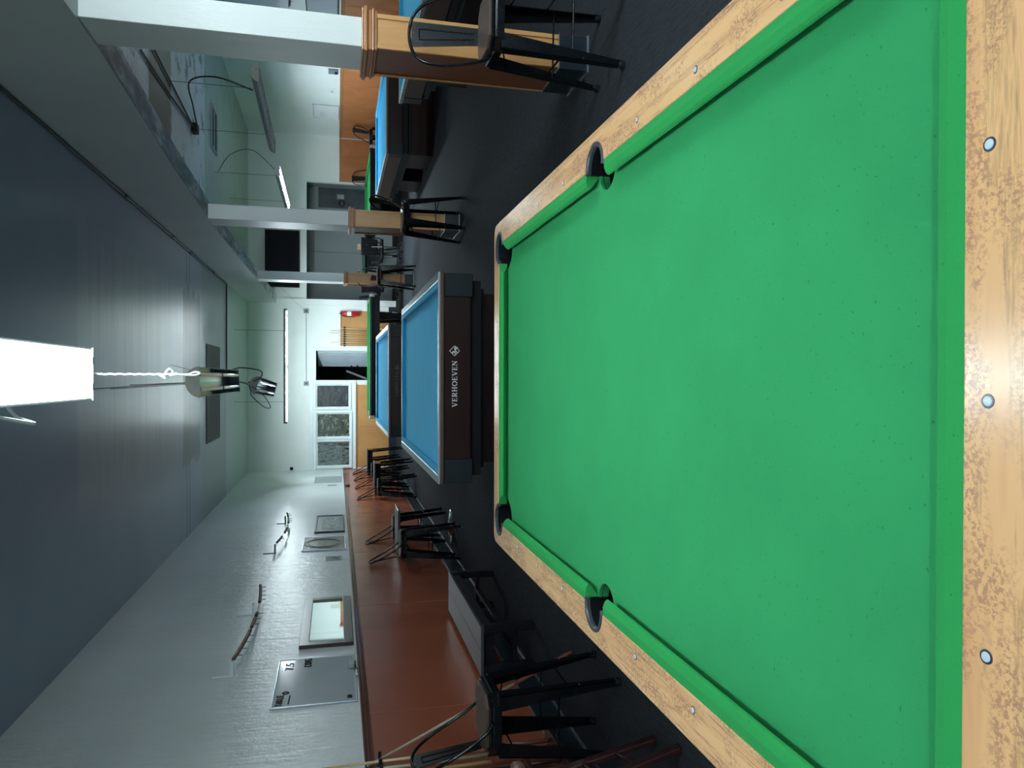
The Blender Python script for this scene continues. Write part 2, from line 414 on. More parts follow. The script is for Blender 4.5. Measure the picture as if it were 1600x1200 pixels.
# beam over the pillar line
bm = B()
prism(bm, [(YN, 2.96), (4.9, 2.96), (7.5, 3.06), (10.5, 3.13), (YF - 0.07, 3.10), (YF - 0.07, ZC - 0.002), (YN, ZC - 0.002)], 'x', 1.975, 2.20)
struct('ceiling_beam', bm, m_beam)
m_peel = NT('peeling_white_over_grey')
_v = m_peel.map((3.5, 0.8, 1)); m_peel.col(m_peel.ramp(m_peel.noise(_v, 2.0, 6, 0.7), [(0.42, (0.28, 0.29, 0.30)), (0.52, (0.50, 0.52, 0.53)), (0.6, (0.85, 0.86, 0.87))])); m_peel.set(0.5)
bm = B()
pf = [(4.9, 2.9585), (7.5, 3.0585), (10.5, 3.1285), (YF - 0.07, 3.0985)]
for (a, za), (b, zb) in zip(pf, pf[1:]): hexa(bm, [(1.985, a, za - 0.004), (2.19, a, za - 0.004), (2.19, b, zb - 0.004), (1.985, b, zb - 0.004), (1.985, a, za), (2.19, a, za), (2.19, b, zb), (1.985, b, zb)])
struct('trim_6', bm, m_peel.m)
# conduit running along the corner of beam and ceiling, then across at the paint line
bm = B(); tube(bm, [(1.955, YN + 0.1, 3.775), (1.955, 16.06, 3.775), (0.15, 16.06, 3.775)], 0.012, 8)
for yy in (8.6, 10.9, 12.2, 14.4): tube(bm, [(1.955, yy, 3.775), (1.955, yy + 0.14, 3.775)], 0.020, 8)
tag(mk('conduit', bm, m_wire), 'thin dark conduit along the top of the grey beam, turning across the ceiling', 'conduit')
bm = B(); box(bm, -1.16, 0.60, 13.7, 15.2, ZC - 0.012, ZC - 0.001)
tag(mk('ceiling_hatch', bm, m_hatch), 'dark rectangular panel in the main ceiling beyond the unlit lamps', 'hatch')
v_ = thing('ceiling_vent', 'dark slatted vent in the peeling ceiling of the right bay', 'vent', (4.6, 14.5, ZC))
bm = B(); box(bm, -0.36, 0.36, -0.30, 0.30, -0.012, -0.001); mk('grille', bm, m_grid, v_)
bm = B()
for s in (-1, 1): box(bm, -0.38, 0.38, s * 0.30 - 0.02, s * 0.30 + 0.02, -0.03, -0.001); box(bm, s * 0.37 - 0.02, s * 0.37 + 0.02, -0.3, 0.3, -0.03, -0.001)
box(bm, -0.36, 0.36, -0.03, 0.03, -0.025, -0.001)
mk('frame', bm, m_ltgrey, v_)
# cables on the right-bay ceiling into a junction box
j = thing('ceiling_junction_box', 'small black junction box with cables on the right bay ceiling', 'junction box', (3.95, 12.44, ZC))
bm = B(); box(bm, -0.07, 0.07, -0.09, 0.09, -0.09, -0.001); mk('box', bm, m_blkmatte, j, 0.005)
for dx, dy in ((-0.16, -3.2), (0.13, -2.6)):
    bm = B(); tube(bm, [(0, -0.09, -0.03), (dx * 0.6, dy * 0.5, -0.02), (dx, dy, -0.02)], 0.013, 6); mk('cable', bm, m_wire, j)

# wainscot of the left wall
WZ = 1.40
def wainscot_y(name, x, side, y0, y1, ztop, seams, mat, capmat, base=0.19):
    """panelling on a wall that runs along Y; side=+1 the room is towards +x"""
    root = bpy.data.objects.new(name, None); C.objects.link(root); root['kind'] = 'structure'
    bm = B(); e = [y0] + seams + [y1]
    for a, b in zip(e, e[1:]):
        xs = sorted((x + side * 0.001, x + side * 0.018)); box(bm, xs[0], xs[1], a + 0.002, b - 0.002, base, ztop - 0.035)
    p = struct('panelling', bm, mat, root)
    bm = B()
    for s_ in seams:
        xs = sorted((x + side * 0.001, x + side * 0.012)); box(bm, xs[0], xs[1], s_ - 0.004, s_ + 0.004, base, ztop - 0.04)
        xs = sorted((x + side * 0.013, x + side * 0.020)); box(bm, xs[0], xs[1], s_ + 0.0035, s_ + 0.008, base, ztop - 0.04)
    struct('seam_strip', bm, m_piltrim, root)
    bm = B()
    prof = [(0.001, ztop - 0.065), (0.028, ztop - 0.062), (0.03, ztop - 0.045), (0.022, ztop - 0.038), (0.024, ztop - 0.018), (0.042, ztop - 0.010), (0.042, ztop), (0.001, ztop)]
    prism(bm, [(x + side * a, b) for a, b in prof], 'y', y0, y1); struct('cap_moulding', bm, capmat, root)
    return root
wainscot_y('wainscot_left', XL, 1, YN, YF - 0.001, WZ, [1.7, 3.5, 5.33, 7.90, 10.34, 12.99, 14.83, 16.6, 18.3], m_wains_l, m_capwood)
wainscot_y('wainscot_right', XR, -1, YN, YF - 0.001, 1.49, [4.2, 6.6, 9.0, 11.2, 12.9, 14.6, 16.35, 18.2], m_wains_r, m_piltrim)
bm = B(); box(bm, XL + 0.001, XL + 0.034, YN, YF - 0.001, 0, 0.19); box(bm, XL + 0.034, XL + 0.05, YN, YF - 0.02, 0.0, 0.012, 1); box(bm, XL + 0.018, XL + 0.036, YN, YF - 0.02, 0.188, 0.196, 1)
struct('baseboard_left', bm, [m_base, m_metaledge])
bm = B(); box(bm, XR - 0.034, XR - 0.001, YN, YF - 0.001, 0, 0.19); struct('baseboard_right', bm, m_base)
# far wall panelling
def wainscot_x(name, x0, x1, ztop, seams, mat, y=YF, top=True, base=0.19):
    root = bpy.data.objects.new(name, None); C.objects.link(root); root['kind'] = 'structure'
    bm = B(); e = [x0] + seams + [x1]
    for a, b in zip(e, e[1:]): box(bm, a + 0.002, b - 0.002, y - 0.018, y - 0.001, base, ztop - 0.03)
    struct('panelling', bm, mat, root)
    bm = B(); box(bm, x0, x1, y - 0.035, y - 0.001, ztop - 0.03, ztop)
    struct('cap_moulding', bm, m_piltrim, root)
    bm = B(); box(bm, x0, x1, y - 0.03, y - 0.001, 0, base); struct('base_strip', bm, m_base, root)
wainscot_x('wainscot_far', XL + 0.06, -0.17, 1.05, [-1.3], m_wains_f)
wainscot_x('wainscot_far_cues', 0.86, 1.80, 1.46, [], m_wains_f)
wainscot_x('wainscot_far_right', HX1 + 0.04, XR - 0.05, 1.49, [5.9], m_wains_r)
bm = B(); box(bm, 1.80, 1.93, YF - 0.02, YF - 0.001, 0, 0.19); struct('baseboard_far', bm, m_base)

# window casing group on the far wall
def frame_rect(bm, x0, x1, z0, z1, w, y0, y1):
    box(bm, x0 - w, x1 + w, y0, y1, z1, z1 + w); box(bm, x0 - w, x1 + w, y0, y1, z0 - w, z0)
    box(bm, x0 - w, x0, y0, y1, z0, z1); box(bm, x1, x1 + w, y0, y1, z0, z1)
win_pics = [  # room reflections in the panes, painted as mottled boards behind the glass
    picture_mat('pane_reflection_purple_grey', [(0.40, (0.03, 0.04, 0.05)), (0.5, (0.16, 0.13, 0.15)), (0.56, (0.03, 0.05, 0.07)), (0.65, (0.35, 0.36, 0.36))], 2.2, (1, 1, 2.5), 1),
    picture_mat('pane_reflection_foliage', [(0.38, (0.04, 0.02, 0.02)), (0.47, (0.35, 0.38, 0.28)), (0.53, (0.08, 0.05, 0.045)), (0.62, (0.75, 0.80, 0.65))], 4, (1, 1, 1.4), 2.5),
    picture_mat('pane_reflection_pale', [(0.36, (0.08, 0.055, 0.045)), (0.46, (0.5, 0.58, 0.55)), (0.55, (0.15, 0.17, 0.16)), (0.64, (0.85, 0.95, 0.95))], 2.6, (2.0, 1, 0.8), 2)]
for i, (x0, x1, z0, z1) in enumerate(WIN):
    r = bpy.data.objects.new('window_%d' % (i + 1), None); C.objects.link(r); r['kind'] = 'structure'
    bm = B(); frame_rect(bm, x0, x1, z0, z1, 0.045, YF - 0.045, YF - 0.001); struct('window_frame', bm, m_trimwhite, r, 0.006)
    bm = B(); frame_rect(bm, x0 + 0.03, x1 - 0.03, z0 + 0.03, z1 - 0.03, 0.03, YF + 0.01, YF + 0.05); struct('sash', bm, m_trimwhite, r, 0.004)
    bm = B(); box(bm, x0 + 0.02, x1 - 0.02, YF + 0.055, YF + 0.06, z0 + 0.02, z1 - 0.02); struct('pane', bm, m_glass, r)
    bm = B(); box(bm, x0, x1, YF + 0.09, YF + 0.10, z0, z1); struct('reflection_board', bm, win_pics[i], r)
bm = B()
box(bm, XL + 0.02, -0.06, YF - 0.02, YF - 0.001, 2.16, 2.26); box(bm, XL + 0.02, -0.06, YF - 0.06, YF - 0.001, 1.055, 1.13)
box(bm, -0.125, -0.055, YF - 0.03, YF - 0.001, 0, 2.16)
struct('trim_4', bm, m_trimwhite, bevel=0.006)
bm = B(); box(bm, DX0 - 0.003, DX1 + 0.09, YF - 0.03, YF - 0.001, DZ, DZ + 0.09); box(bm, DX1, DX1 + 0.09, YF - 0.03, YF - 0.001, 0, DZ)
struct('trim_5', bm, m_trimwhite, bevel=0.005)
# the open six panel door
dr = bpy.data.objects.new('door_1', None); C.objects.link(dr); dr['kind'] = 'structure'
dr.location = (DX1 - 0.02, YF + 0.09, 0); dr.rotation_euler = (0, 0, math.radians(180 - 60))
bm = B(); box(bm, 0, 0.74, -0.02, 0.02, 0.01, 2.05)
struct('door_leaf', bm, m_doorwhite, dr, 0.003)
bm = B()
for (a, b) in ((0.09, 0.33), (0.41, 0.65)):
    for (z0, z1) in ((0.18, 0.72), (0.86, 1.26), (1.40, 1.88)):
        for s in (1, -1):
            y0, y1 = sorted((s * 0.0205, s * 0.028))
            frame_rect(bm, a + 0.02, b - 0.02, z0 + 0.02, z1 - 0.02, 0.02, y0, y1)
            box(bm, a + 0.06, b - 0.06, y0, y1, z0 + 0.06, z1 - 0.06)
struct('raised_panel', bm, m_doorwhite, dr, 0.004)
for z in (1.0, 1.16):
    bm = B(); tube(bm, [(0.69, -0.075, z), (0.69, 0.075, z)], 0.022, 10); struct('door_knob', bm, m_blkmetal, dr)
bm = B(); tube(bm, [(0.20, 20.9, 1.28), (-0.02, 20.5, 0.75)], 0.03, 8)
tag(mk('handrail', bm, m_lampback), 'grey slanting handrail in the dark room behind the open white door', 'handrail')

# hall: dark grey door leaf with clutter hanging on it, restroom sign
d2 = bpy.data.objects.new('door_2', None); C.objects.link(d2); d2['kind'] = 'structure'
bm = B(); box(bm, 4.80, 5.36, 21.22, 21.27, 0.01, 2.05); struct('door_leaf', bm, m_hallgrey, d2)
bm = B(); frame_rect(bm, 4.80, 5.36, 0.0, 2.06, 0.06, 21.24, 21.299); struct('door_frame', bm, m_recess, d2)
t = thing('wreath', 'small round dark wreath hanging on the grey hall door', 'wreath', (4.93, 21.20, 1.42))
bm = B(); tube(bm, [(0.075 * math.cos(a * PI / 8), 0, 0.075 * math.sin(a * PI / 8)) for a in range(16)], 0.016, 6, True); mk('ring', bm, m_wire, t)
t = thing('notice_holder', 'pale wire notice holder fixed beside the wreath on the hall door', 'notice holder', (5.12, 21.20, 1.45))
bm = B(); box(bm, -0.06, 0.06, 0.005, 0.015, -0.09, 0.09); mk('sheet', bm, m_ltgrey, t)
bm = B(); frame_rect(bm, -0.06, 0.06, -0.09, 0.09, 0.01, -0.004, 0.006); mk('frame', bm, m_box, t)
t = thing('restroom_sign', 'small black restroom sign with a white figure on the hall wall', 'sign', (4.50, 21.298, 1.66))
bm = B(); box(bm, -0.09, 0.09, -0.012, -0.001, -0.13, 0.13); mk('plate', bm, m_blkmatte, t)
bm = B(); lathe(bm, [(0.001, -0.02), (0.02, -0.02), (0.02, 0.0), (0.001, 0.0)], 0, 0, 12)
for v in bm.verts: v.co = Vector((v.co.x, -0.015 + v.co.z * 0.2, 0.075 + v.co.y))
prism(bm, [(-0.012, 0.045), (0.012, 0.045), (0.035, -0.03), (0.012, -0.03), (0.012, -0.09), (-0.012, -0.09), (-0.012, -0.03), (-0.035, -0.03)], 'y', -0.016, -0.0125)
mk('figure', bm, m_white, t)

# ------------------------------------------------------------------ pillars
def pillar(x0, x1, y0, y1, ztop):
    root = bpy.data.objects.new('pillar', None); C.objects.link(root); root['kind'] = 'structure'
    bm = B(); box(bm, x0, x1, y0, y1, 1.40, ztop); struct('shaft', bm, m_pillar, root, 0.004)
    a0, a1, b0, b1 = x0 - 0.012, x1 + 0.02, y0 - 0.02, y1 + 0.02
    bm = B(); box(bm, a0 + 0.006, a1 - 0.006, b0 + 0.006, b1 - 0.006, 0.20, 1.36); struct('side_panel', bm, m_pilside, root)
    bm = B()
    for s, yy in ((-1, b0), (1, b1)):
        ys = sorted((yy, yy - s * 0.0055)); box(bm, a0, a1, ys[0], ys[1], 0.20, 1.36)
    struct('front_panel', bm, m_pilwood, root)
    bm = B()
    for yy, s in ((b0, -1), (b1, 1)):
        ys = sorted((yy, yy + s * 0.008))
        box(bm, a0, a0 + 0.028, ys[0], ys[1], 0.20, 1.36); box(bm, a1 - 0.028, a1, ys[0], ys[1], 0.20, 1.36)
    box(bm, a0 - 0.006, a0 + 0.001, b1 - 0.02, b1, 0.2, 1.36)
    struct('corner_strip', bm, m_pilwood, root, 0.002)
    bm = B()
    def ring(e, z0, z1): box(bm, a0 - e, a1 + e, b0 - e, b1 + e, z0, z1)
    ring(0.012, 1.335, 1.352); ring(0.022, 1.352, 1.366); ring(0.014, 1.366, 1.392); ring(0.030, 1.392, 1.412); ring(0.022, 1.412, 1.425)
    struct('crown_moulding', bm, m_piltrim, root, 0.004)
    bm = B(); box(bm, a0 - 0.004, a1 + 0.004, b0 - 0.004, b1 + 0.004, 0, 0.195); struct('rubber_base', bm, m_base, root, 0.003)
    bm = B(); box(bm, a0 - 0.014, a1 + 0.014, b0 - 0.014, b1 + 0.014, 0.0, 0.010); box(bm, a0 - 0.007, a1 + 0.007, b0 - 0.007, b1 + 0.007, 0.194, 0.200)
    struct('metal_edge', bm, m_metaledge, root)
    return root
pillar(1.99, 2.165, 4.48, 4.83, 2.958)
pillar(1.94, 2.12, 9.50, 9.92, 3.09)
pillar(1.97, 2.14, 15.30, 15.70, 3.105)

# ------------------------------------------------------------------ green nine-foot table in front
GX, GY = -0.027, 2.157
HW, HL = 0.80, 1.4875
JX, JY = 0.69, 1.380
gt = thing('pool_table', 'large green felt pool table with light oak laminate rails, nearest the camera', 'pool table', (GX, GY, 0))
PK = [(sx * 0.672, sy * 1.368, 0.080, 0.100) for sx in (-1, 1) for sy in (-1, 1)] + [(sx * 0.688, 0.0, 0.076, 0.068) for sx in (-1, 1)]
def cyl_cutter(x, y, r, z0, z1):
    bm = B(); lathe(bm, [(r, z0), (r, z1)], GX + x, GY + y, 48); return mk('cutter', bm, m_black_pl)
cut_r = [cyl_cutter(x, y, r - 0.003, 0.5, 1.0) for x, y, r, rb in PK]
cut_b = [cyl_cutter(x, y, rb, 0.5, 1.0) for x, y, r, rb in PK]
# slate bed
bm = B(); box(bm, -JX - 0.03, JX + 0.03, -JY - 0.03, JY + 0.03, 0.715, 0.748); o = mk('cloth_bed', bm, m_green, gt); bake_boolean(o, cut_b)
# rails
def rail_long(s):
    bm = B()
    pts = [(JX, -HL + 0.1095), (JX, HL - 0.1095), (HW, HL - 0.1095), (HW, -HL + 0.1095)]
    pts = [(s * a, b) for a, b in pts]
    prism(bm, pts, 'z', 0.7495, 0.79); o = mk('side_rail', bm, m_raily, gt); bake_boolean(o, cut_r)
    b = o.modifiers.new('bevel', 'BEVEL'); b.width = 0.004; b.segments = 2; b.limit_method = 'ANGLE'; b.angle_limit = math.radians(60)
def rail_end(s):
    bm = B(); r = 0.05; xe = HW
    pts = [(-xe, HL - 0.1085), (xe, HL - 0.1085)]
    for k in range(9):
        a = k / 8 * PI / 2; pts.append((xe - r + r * math.cos(a), HL - r + r * math.sin(a)))
    for k in range(9):
        a = PI / 2 + k / 8 * PI / 2; pts.append((-xe + r + r * math.cos(a), HL - r + r * math.sin(a)))
    pts = [(a, s * b) for a, b in pts]
    prism(bm, pts, 'z', 0.7495, 0.79); o = mk('end_rail', bm, m_railx, gt); bake_boolean(o, cut_r)
    b = o.modifiers.new('bevel', 'BEVEL'); b.width = 0.004; b.segments = 2; b.limit_method = 'ANGLE'; b.angle_limit = math.radians(60)
for s in (-1, 1): rail_long(s); rail_end(s)
for c in cut_r + cut_b: bpy.data.objects.remove(c)
# cushions
CP = [(0.0, 0.7885), (0.026, 0.7915), (0.043, 0.7875), (0.049, 0.783), (0.051, 0.778), (0.046, 0.771), (0.016, 0.750), (0.0, 0.750)]   # offset from joint, z
def cushion(bm, axis, s, a_joint, b_joint, a_nose, b_nose, J):
    n = len(CP); E = []
    for j_, n_ in ((a_joint, a_nose), (b_joint, b_nose)):
        ring = []
        for off, z in CP:
            t_ = off / 0.051; along = j_ + (n_ - j_) * t_
            p = (s * (J - off), along, z) if axis == 'y' else (along, s * (J - off), z)
            ring.append(bm.verts.new(p))
        E.append(ring)
    bm.faces.new(E[0]); bm.faces.new(E[1][::-1])
    for i in range(n): bm.faces.new((E[0][i], E[1][i], E[1][(i + 1) % n], E[0][(i + 1) % n]))
for s in (-1, 1):
    for q in (-1, 1):
        bm = B(); cushion(bm, 'y', s, q * 0.076, q * 1.300, q * 0.090 if q < 0 else q * 0.078, q * 1.218, JX - 0.0005); mk('cushion', bm, m_green_c, gt)
    bm = B(); cushion(bm, 'x', s, -0.605, 0.605, -0.545, 0.545, JY - 0.0005); mk('cushion', bm, m_green_c, gt)
# pockets
for i, (x, y, r, rb) in enumerate(PK):
    corner = i < 4
    ang = math.atan2(y, x) if corner else (0 if x > 0 else PI)
    if corner: ang = math.atan2(1 if y > 0 else -1, 1 if x > 0 else -1)
    half = math.radians(132 if corner else 97)
    bm = B(); N = 28; ri, ro = r - 0.015, r + 0.001
    ring = []
    for k in range(N + 1):
        a = ang - half + 2 * half * k / N
        c_, s_ = math.cos(a), math.sin(a)
        ring.append([bm.verts.new((x + rr * c_, y + rr * s_, z)) for rr, z in ((ro, 0.788), (ro - 0.003, 0.7945), (ri + 0.004, 0.7945), (ri, 0.790), (ri, 0.780), (ro - 0.004, 0.780))])
    for A, Bn in zip(ring, ring[1:]):
        for k in range(6): bm.faces.new((A[k], A[(k + 1) % 6], Bn[(k + 1) % 6], Bn[k]))
    bm.faces.new(ring[0]); bm.faces.new(ring[-1][::-1])
    p = mk('pocket', bm, m_rim, gt, smooth=False)
    bm = B(); ring = []
    for k in range(N + 1):
        a = ang - half + 2 * half * k / N
        ring.append([bm.verts.new((x + rr * math.cos(a), y + rr * math.sin(a), z)) for rr, z in ((ri + 0.002, 0.7795), (ri + 0.002, 0.69), (ro - 0.004, 0.69), (ro - 0.004, 0.7795))])
    for A, Bn in zip(ring, ring[1:]):
        for k in range(4): bm.faces.new((A[k], A[(k + 1) % 4], Bn[(k + 1) % 4], Bn[k]))
    bm.faces.new(ring[0]); bm.faces.new(ring[-1][::-1])
    mk('pocket_back', bm, m_black_pl, p)
    bm = B(); lathe(bm, [(r - 0.006, 0.742), (r - 0.010, 0.66), (0.03, 0.61), (0.001, 0.605)], x, y, 28, cap=False)
    c = mk('pocket_liner', bm, m_black_pl, p, smooth=True)
    bm = B(); lathe(bm, [(rb + 0.001, 0.747), (rb + 0.001, 0.738), (min(r - 0.009, rb), 0.736)], x, y, 28, cap=False); mk('pocket_throat', bm, m_black_pl, p, smooth=True)
# sights
def sight(x, y):
    bm = B(); lathe(bm, [(0.0065, 0.7895), (0.0065, 0.7912), (0.0055, 0.7922), (0.001, 0.7926)], x, y, 16); o = mk('sight', bm, m_sight, gt, smooth=False)
    bm = B(); lathe(bm, [(0.0095, 0.7896), (0.009, 0.7908), (0.0066, 0.7909), (0.0066, 0.7896)], x, y, 16, cap=False); mk('sight_ring', bm, m_ring, o)
for x in (-0.3175, 0, 0.3175): sight(x, -(JY + 0.037)); sight(x, JY + 0.05)
for s in (-1, 1):
    for k in (-3, -2, -1, 1, 2, 3): sight(s * 0.722, k * 0.3275)
# apron and legs
for s in (-1, 1):
    bm = B(); xs = sorted((s * 0.785, s * 0.760)); box(bm, xs[0], xs[1], -1.475, 1.475, 0.50, 0.749); mk('side_apron', bm, m_raily, gt, 0.004)
    bm = B(); ys = sorted((s * 1.475, s * 1.452)); box(bm, -0.759, 0.759, ys[0], ys[1], 0.50, 0.749); mk('end_apron', bm, m_railx, gt, 0.004)
bm = B(); box(bm, -0.74, 0.74, -1.42, 1.42, 0.52, 0.60); mk('underframe', bm, m_blackbody, gt)
for sx in (-1, 1):
    for sy in (-1, 1):
        bm = B(); x, y = sx * 0.56, sy * 1.15
        hexa(bm, [(x - 0.09, y - 0.09, 0.0), (x + 0.09, y - 0.09, 0.0), (x + 0.09, y + 0.09, 0.0), (x - 0.09, y + 0.09, 0.0),
                  (x - 0.11, y - 0.11, 0.52), (x + 0.11, y - 0.11, 0.52), (x + 0.11, y + 0.11, 0.52), (x - 0.11, y + 0.11, 0.52)])
        mk('leg', bm, m_mahog, gt, 0.006)

# ------------------------------------------------------------------ lettering
def stroke(bm, p, q, w, y):
    p = Vector(p); q = Vector(q); d = (q - p).normalized(); n = Vector((-d.y, d.x)) * w / 2
    prism(bm, [p + n, p - n, q - n, q + n], 'y', y, y + 0.0015)
def letters(bm, word, x0, z0, h, total, y):
    W = {'V': 0.95, 'E': 0.75, 'R': 0.88, 'H': 0.98, 'O': 0.98, 'N': 0.98}
    gap = 0.16; raw = sum(W[c] for c in word) + gap * (len(word) - 1); k = total / raw
    T = 0.19; t = 0.075
    x = x0
    for ch in word:
        w = W[ch] * k
        def S(a, b, c, d, ww): stroke(bm, (x + a * w, z0 + b * h), (x + c * w, z0 + d * h), ww * h, y)
        serif = 0.16
        if ch == 'V':
            S(0.14, 1, 0.52, 0, T); S(0.86, 1, 0.54, 0, t); S(0.0, 0.97, 0.30, 0.97, t); S(0.70, 0.97, 1.0, 0.97, t)
        elif ch == 'E':
            S(0.22, 0, 0.22, 1, T); S(0.02, 0.035, 0.92, 0.035, t); S(0.02, 0.965, 0.88, 0.965, t); S(0.2, 0.52, 0.66, 0.52, t)
            S(0.92, 0, 0.92, 0.26, t); S(0.88, 0.76, 0.88, 1, t); S(0.66, 0.42, 0.66, 0.62, t)
        elif ch == 'H':
            S(0.2, 0, 0.2, 1, T); S(0.8, 0, 0.8, 1, T); S(0.2, 0.52, 0.8, 0.52, t)
            for c_ in (0.2, 0.8):
                S(c_ - 0.18, 0.035, c_ + 0.18, 0.035, t); S(c_ - 0.18, 0.965, c_ + 0.18, 0.965, t)
        elif ch == 'N':
            S(0.16, 0, 0.16, 1, t); S(0.84, 0, 0.84, 1, t); S(0.16, 0.97, 0.84, 0.06, T)
            S(0.0, 0.965, 0.2, 0.965, t); S(0.0, 0.035, 0.32, 0.035, t); S(0.68, 0.965, 1.0, 0.965, t)
        elif ch in 'OR':
            if ch == 'O': cx, cz, rx, rz, a0, a1 = 0.5, 0.5, 0.43, 0.47, 0, 2 * PI
            else: cx, cz, rx, rz, a0, a1 = 0.45, 0.74, 0.36, 0.235, -PI / 2, PI / 2
            N = 20
            for i in range(N):
                a = a0 + (a1 - a0) * i / N; b = a0 + (a1 - a0) * (i + 1) / N; mid = (a + b) / 2
                ww = t + (T - t) * abs(math.cos(mid))
                S(cx + rx * math.cos(a), cz + rz * math.sin(a), cx + rx * math.cos(b), cz + rz * math.sin(b), ww)
            if ch == 'R':
                S(0.22, 0, 0.22, 1, T); S(0.02, 0.035, 0.42, 0.035, t); S(0.02, 0.965, 0.46, 0.965, t); S(0.2, 0.5, 0.46, 0.5, t)
                S(0.46, 0.5, 0.84, 0.04, T); S(0.74, 0.035, 1.0, 0.035, t)
        x += w + gap * k
def emblem(bm, cx, cz, r, y):
    c = [(cx + r, cz), (cx, cz + r), (cx - r, cz), (cx, cz - r)]
    for a, b in zip(c, c[1:] + c[:1]): stroke(bm, a, b, r * 0.10, y)
    for pl in ([(0.75, 0.05), (0.85, -0.55), (0.35, -0.25), (-0.15, -0.30), (-0.1, -0.05), (0.3, 0.05)],
               [(0.1, 0.0), (-0.55, -0.55), (-0.35, -0.62), (0.25, -0.12)],
               [(-0.1, -0.05), (-0.05, 0.35), (-0.4, 0.55), (-0.55, 0.35), (-0.3, 0.3), (-0.4, 0.0), (-0.7, -0.1), (-0.6, -0.25)],
               [(0.3, -0.2), (0.55, -0.75), (0.7, -0.6), (0.5, -0.1)]):
        prism(bm, [(cx + a * r, cz + b * r) for a, b in pl], 'y', y, y + 0.0015)

# ------------------------------------------------------------------ carom tables with blue cloth
def carom_table(label, loc, hw, hl, word, inkmat, ribs=True):
    T = thing('billiard_table', label, 'billiard table', loc, 0, 'blue cloth billiard tables')
    fr = 0.070                                     # metal rail width at the sides
    bm = B(); box(bm, -hw + fr, hw - fr, -hl + 0.04, hl - 0.03, 0.70, 0.755); mk('cloth_bed', bm, m_blue, T)
    for s in (-1, 1):
        bm = B(); a, b = hw - fr, hw - fr - 0.055
        prism(bm, [(s * a, 0.795), (s * (b + 0.01), 0.793), (s * b, 0.785), (s * (b + 0.012), 0.756), (s * a, 0.756)], 'y', -hl + 0.031, hl - 0.021); mk('cushion', bm, m_blue_c, T)
        bm = B(); xs = sorted((s * hw, s * (hw - fr))); box(bm, xs[0], xs[1], -hl, hl, 0.752, 0.800); mk('side_rail', bm, m_alu, T, 0.006)
        bm = B(); a, b = s * (hl - 0.03), s * (hl - 0.085)
        prism(bm, [(a, 0.795), (b + s * 0.01, 0.793), (b, 0.785), (b + s * 0.012, 0.756), (a, 0.756)], 'x', -hw + fr + 0.05, hw - fr - 0.05); mk('cushion', bm, m_blue_c, T)
        bm = B(); ys = sorted((s * hl, s * (hl - 0.030))); box(bm, -hw + fr, hw - fr, ys[0], ys[1], 0.765, 0.799); mk('end_rail', bm, m_alu, T, 0.004)
        bm = B(); ys = sorted((s * (hl + 0.012), s * (hl - 0.03))); box(bm, -hw + 0.001, hw - 0.001, ys[0], ys[1], 0.752, 0.785)
        mk('rail_facing', bm, m_brownside, T, 0.008)
        bm = B(); ys = sorted((s * (hl - 0.03), s * (hl - 0.06))); box(bm, -hw + 0.19, hw - 0.19, ys[0], ys[1], 0.535, 0.751); mk('end_apron', bm, m_mahog, T, 0.004)
        bm = B(); xs = sorted((s * (hw - 0.01), s * (hw - 0.04))); box(bm, xs[0], xs[1], -hl + 0.2, hl - 0.2, 0.535, 0.751); mk('side_apron', bm, m_brownside, T, 0.004)
        for q in (-1, 1):
            bm = B(); xs = sorted((s * (hw - 0.19), s * (hw - 0.004))); ys = sorted((q * (hl - 0.2), q * (hl - 0.022)))
            box(bm, xs[0], xs[1], ys[0], ys[1], 0.52, 0.7515); mk('corner_block', bm, m_dkframe, T, 0.006)
    bm = B(); box(bm, -hw + 0.05, hw - 0.05, -hl + 0.1, hl - 0.1, 0.44, 0.699); mk('underframe', bm, m_blackbody, T)
    bm = B()
    box(bm, -hw + 0.09, hw - 0.09, -hl + 0.28, hl - 0.28, 0.38, 0.439)
    mk('support_beam', bm, m_dkframe, T)
    for q in (-1, 1):
        bm = B(); ys = sorted((q * 0.42, q * (hl - 0.38))); box(bm, -hw + 0.12, hw - 0.12, ys[0], ys[1], 0, 0.379); mk('pedestal', bm, m_mahog, T, 0.008)
    # chrome lining facing up along the near edge
    if word:
        bm = B(); letters(bm, word[0], word[1], 0.644, 0.041, word[2], -hl + 0.0285)
        mk('lettering', bm, inkmat, T, label='serif maker lettering')
        bm = B(); emblem(bm, word[3], 0.665, 0.040, -hl + 0.0285); mk('emblem', bm, inkmat, T, label='diamond emblem')
    return T
carom_table('blue cloth billiard table with bright white lettering, just behind the green pool table', (0.003, 7.32, 0), 0.832, 1.640, ('VERHOEVEN', -0.229, 0.365, 0.215), m_lettwhite)
carom_table('brightly lit blue cloth billiard table with lettering greyed for shade, second in the centre row', (-0.04, 13.08, 0), 0.87, 1.745, ('ERHOEVEN', -0.240, 0.385, 0.205), m_lettgrey)
carom_table('blue cloth billiard table in the right bay, farther one seen between the first two pillars', (4.48, 13.45, 0), 0.88, 1.60, None, None)
carom_table('blue cloth billiard table in the right bay behind the nearest pillar', (4.36, 7.78, 0), 0.87, 1.60, None, None)

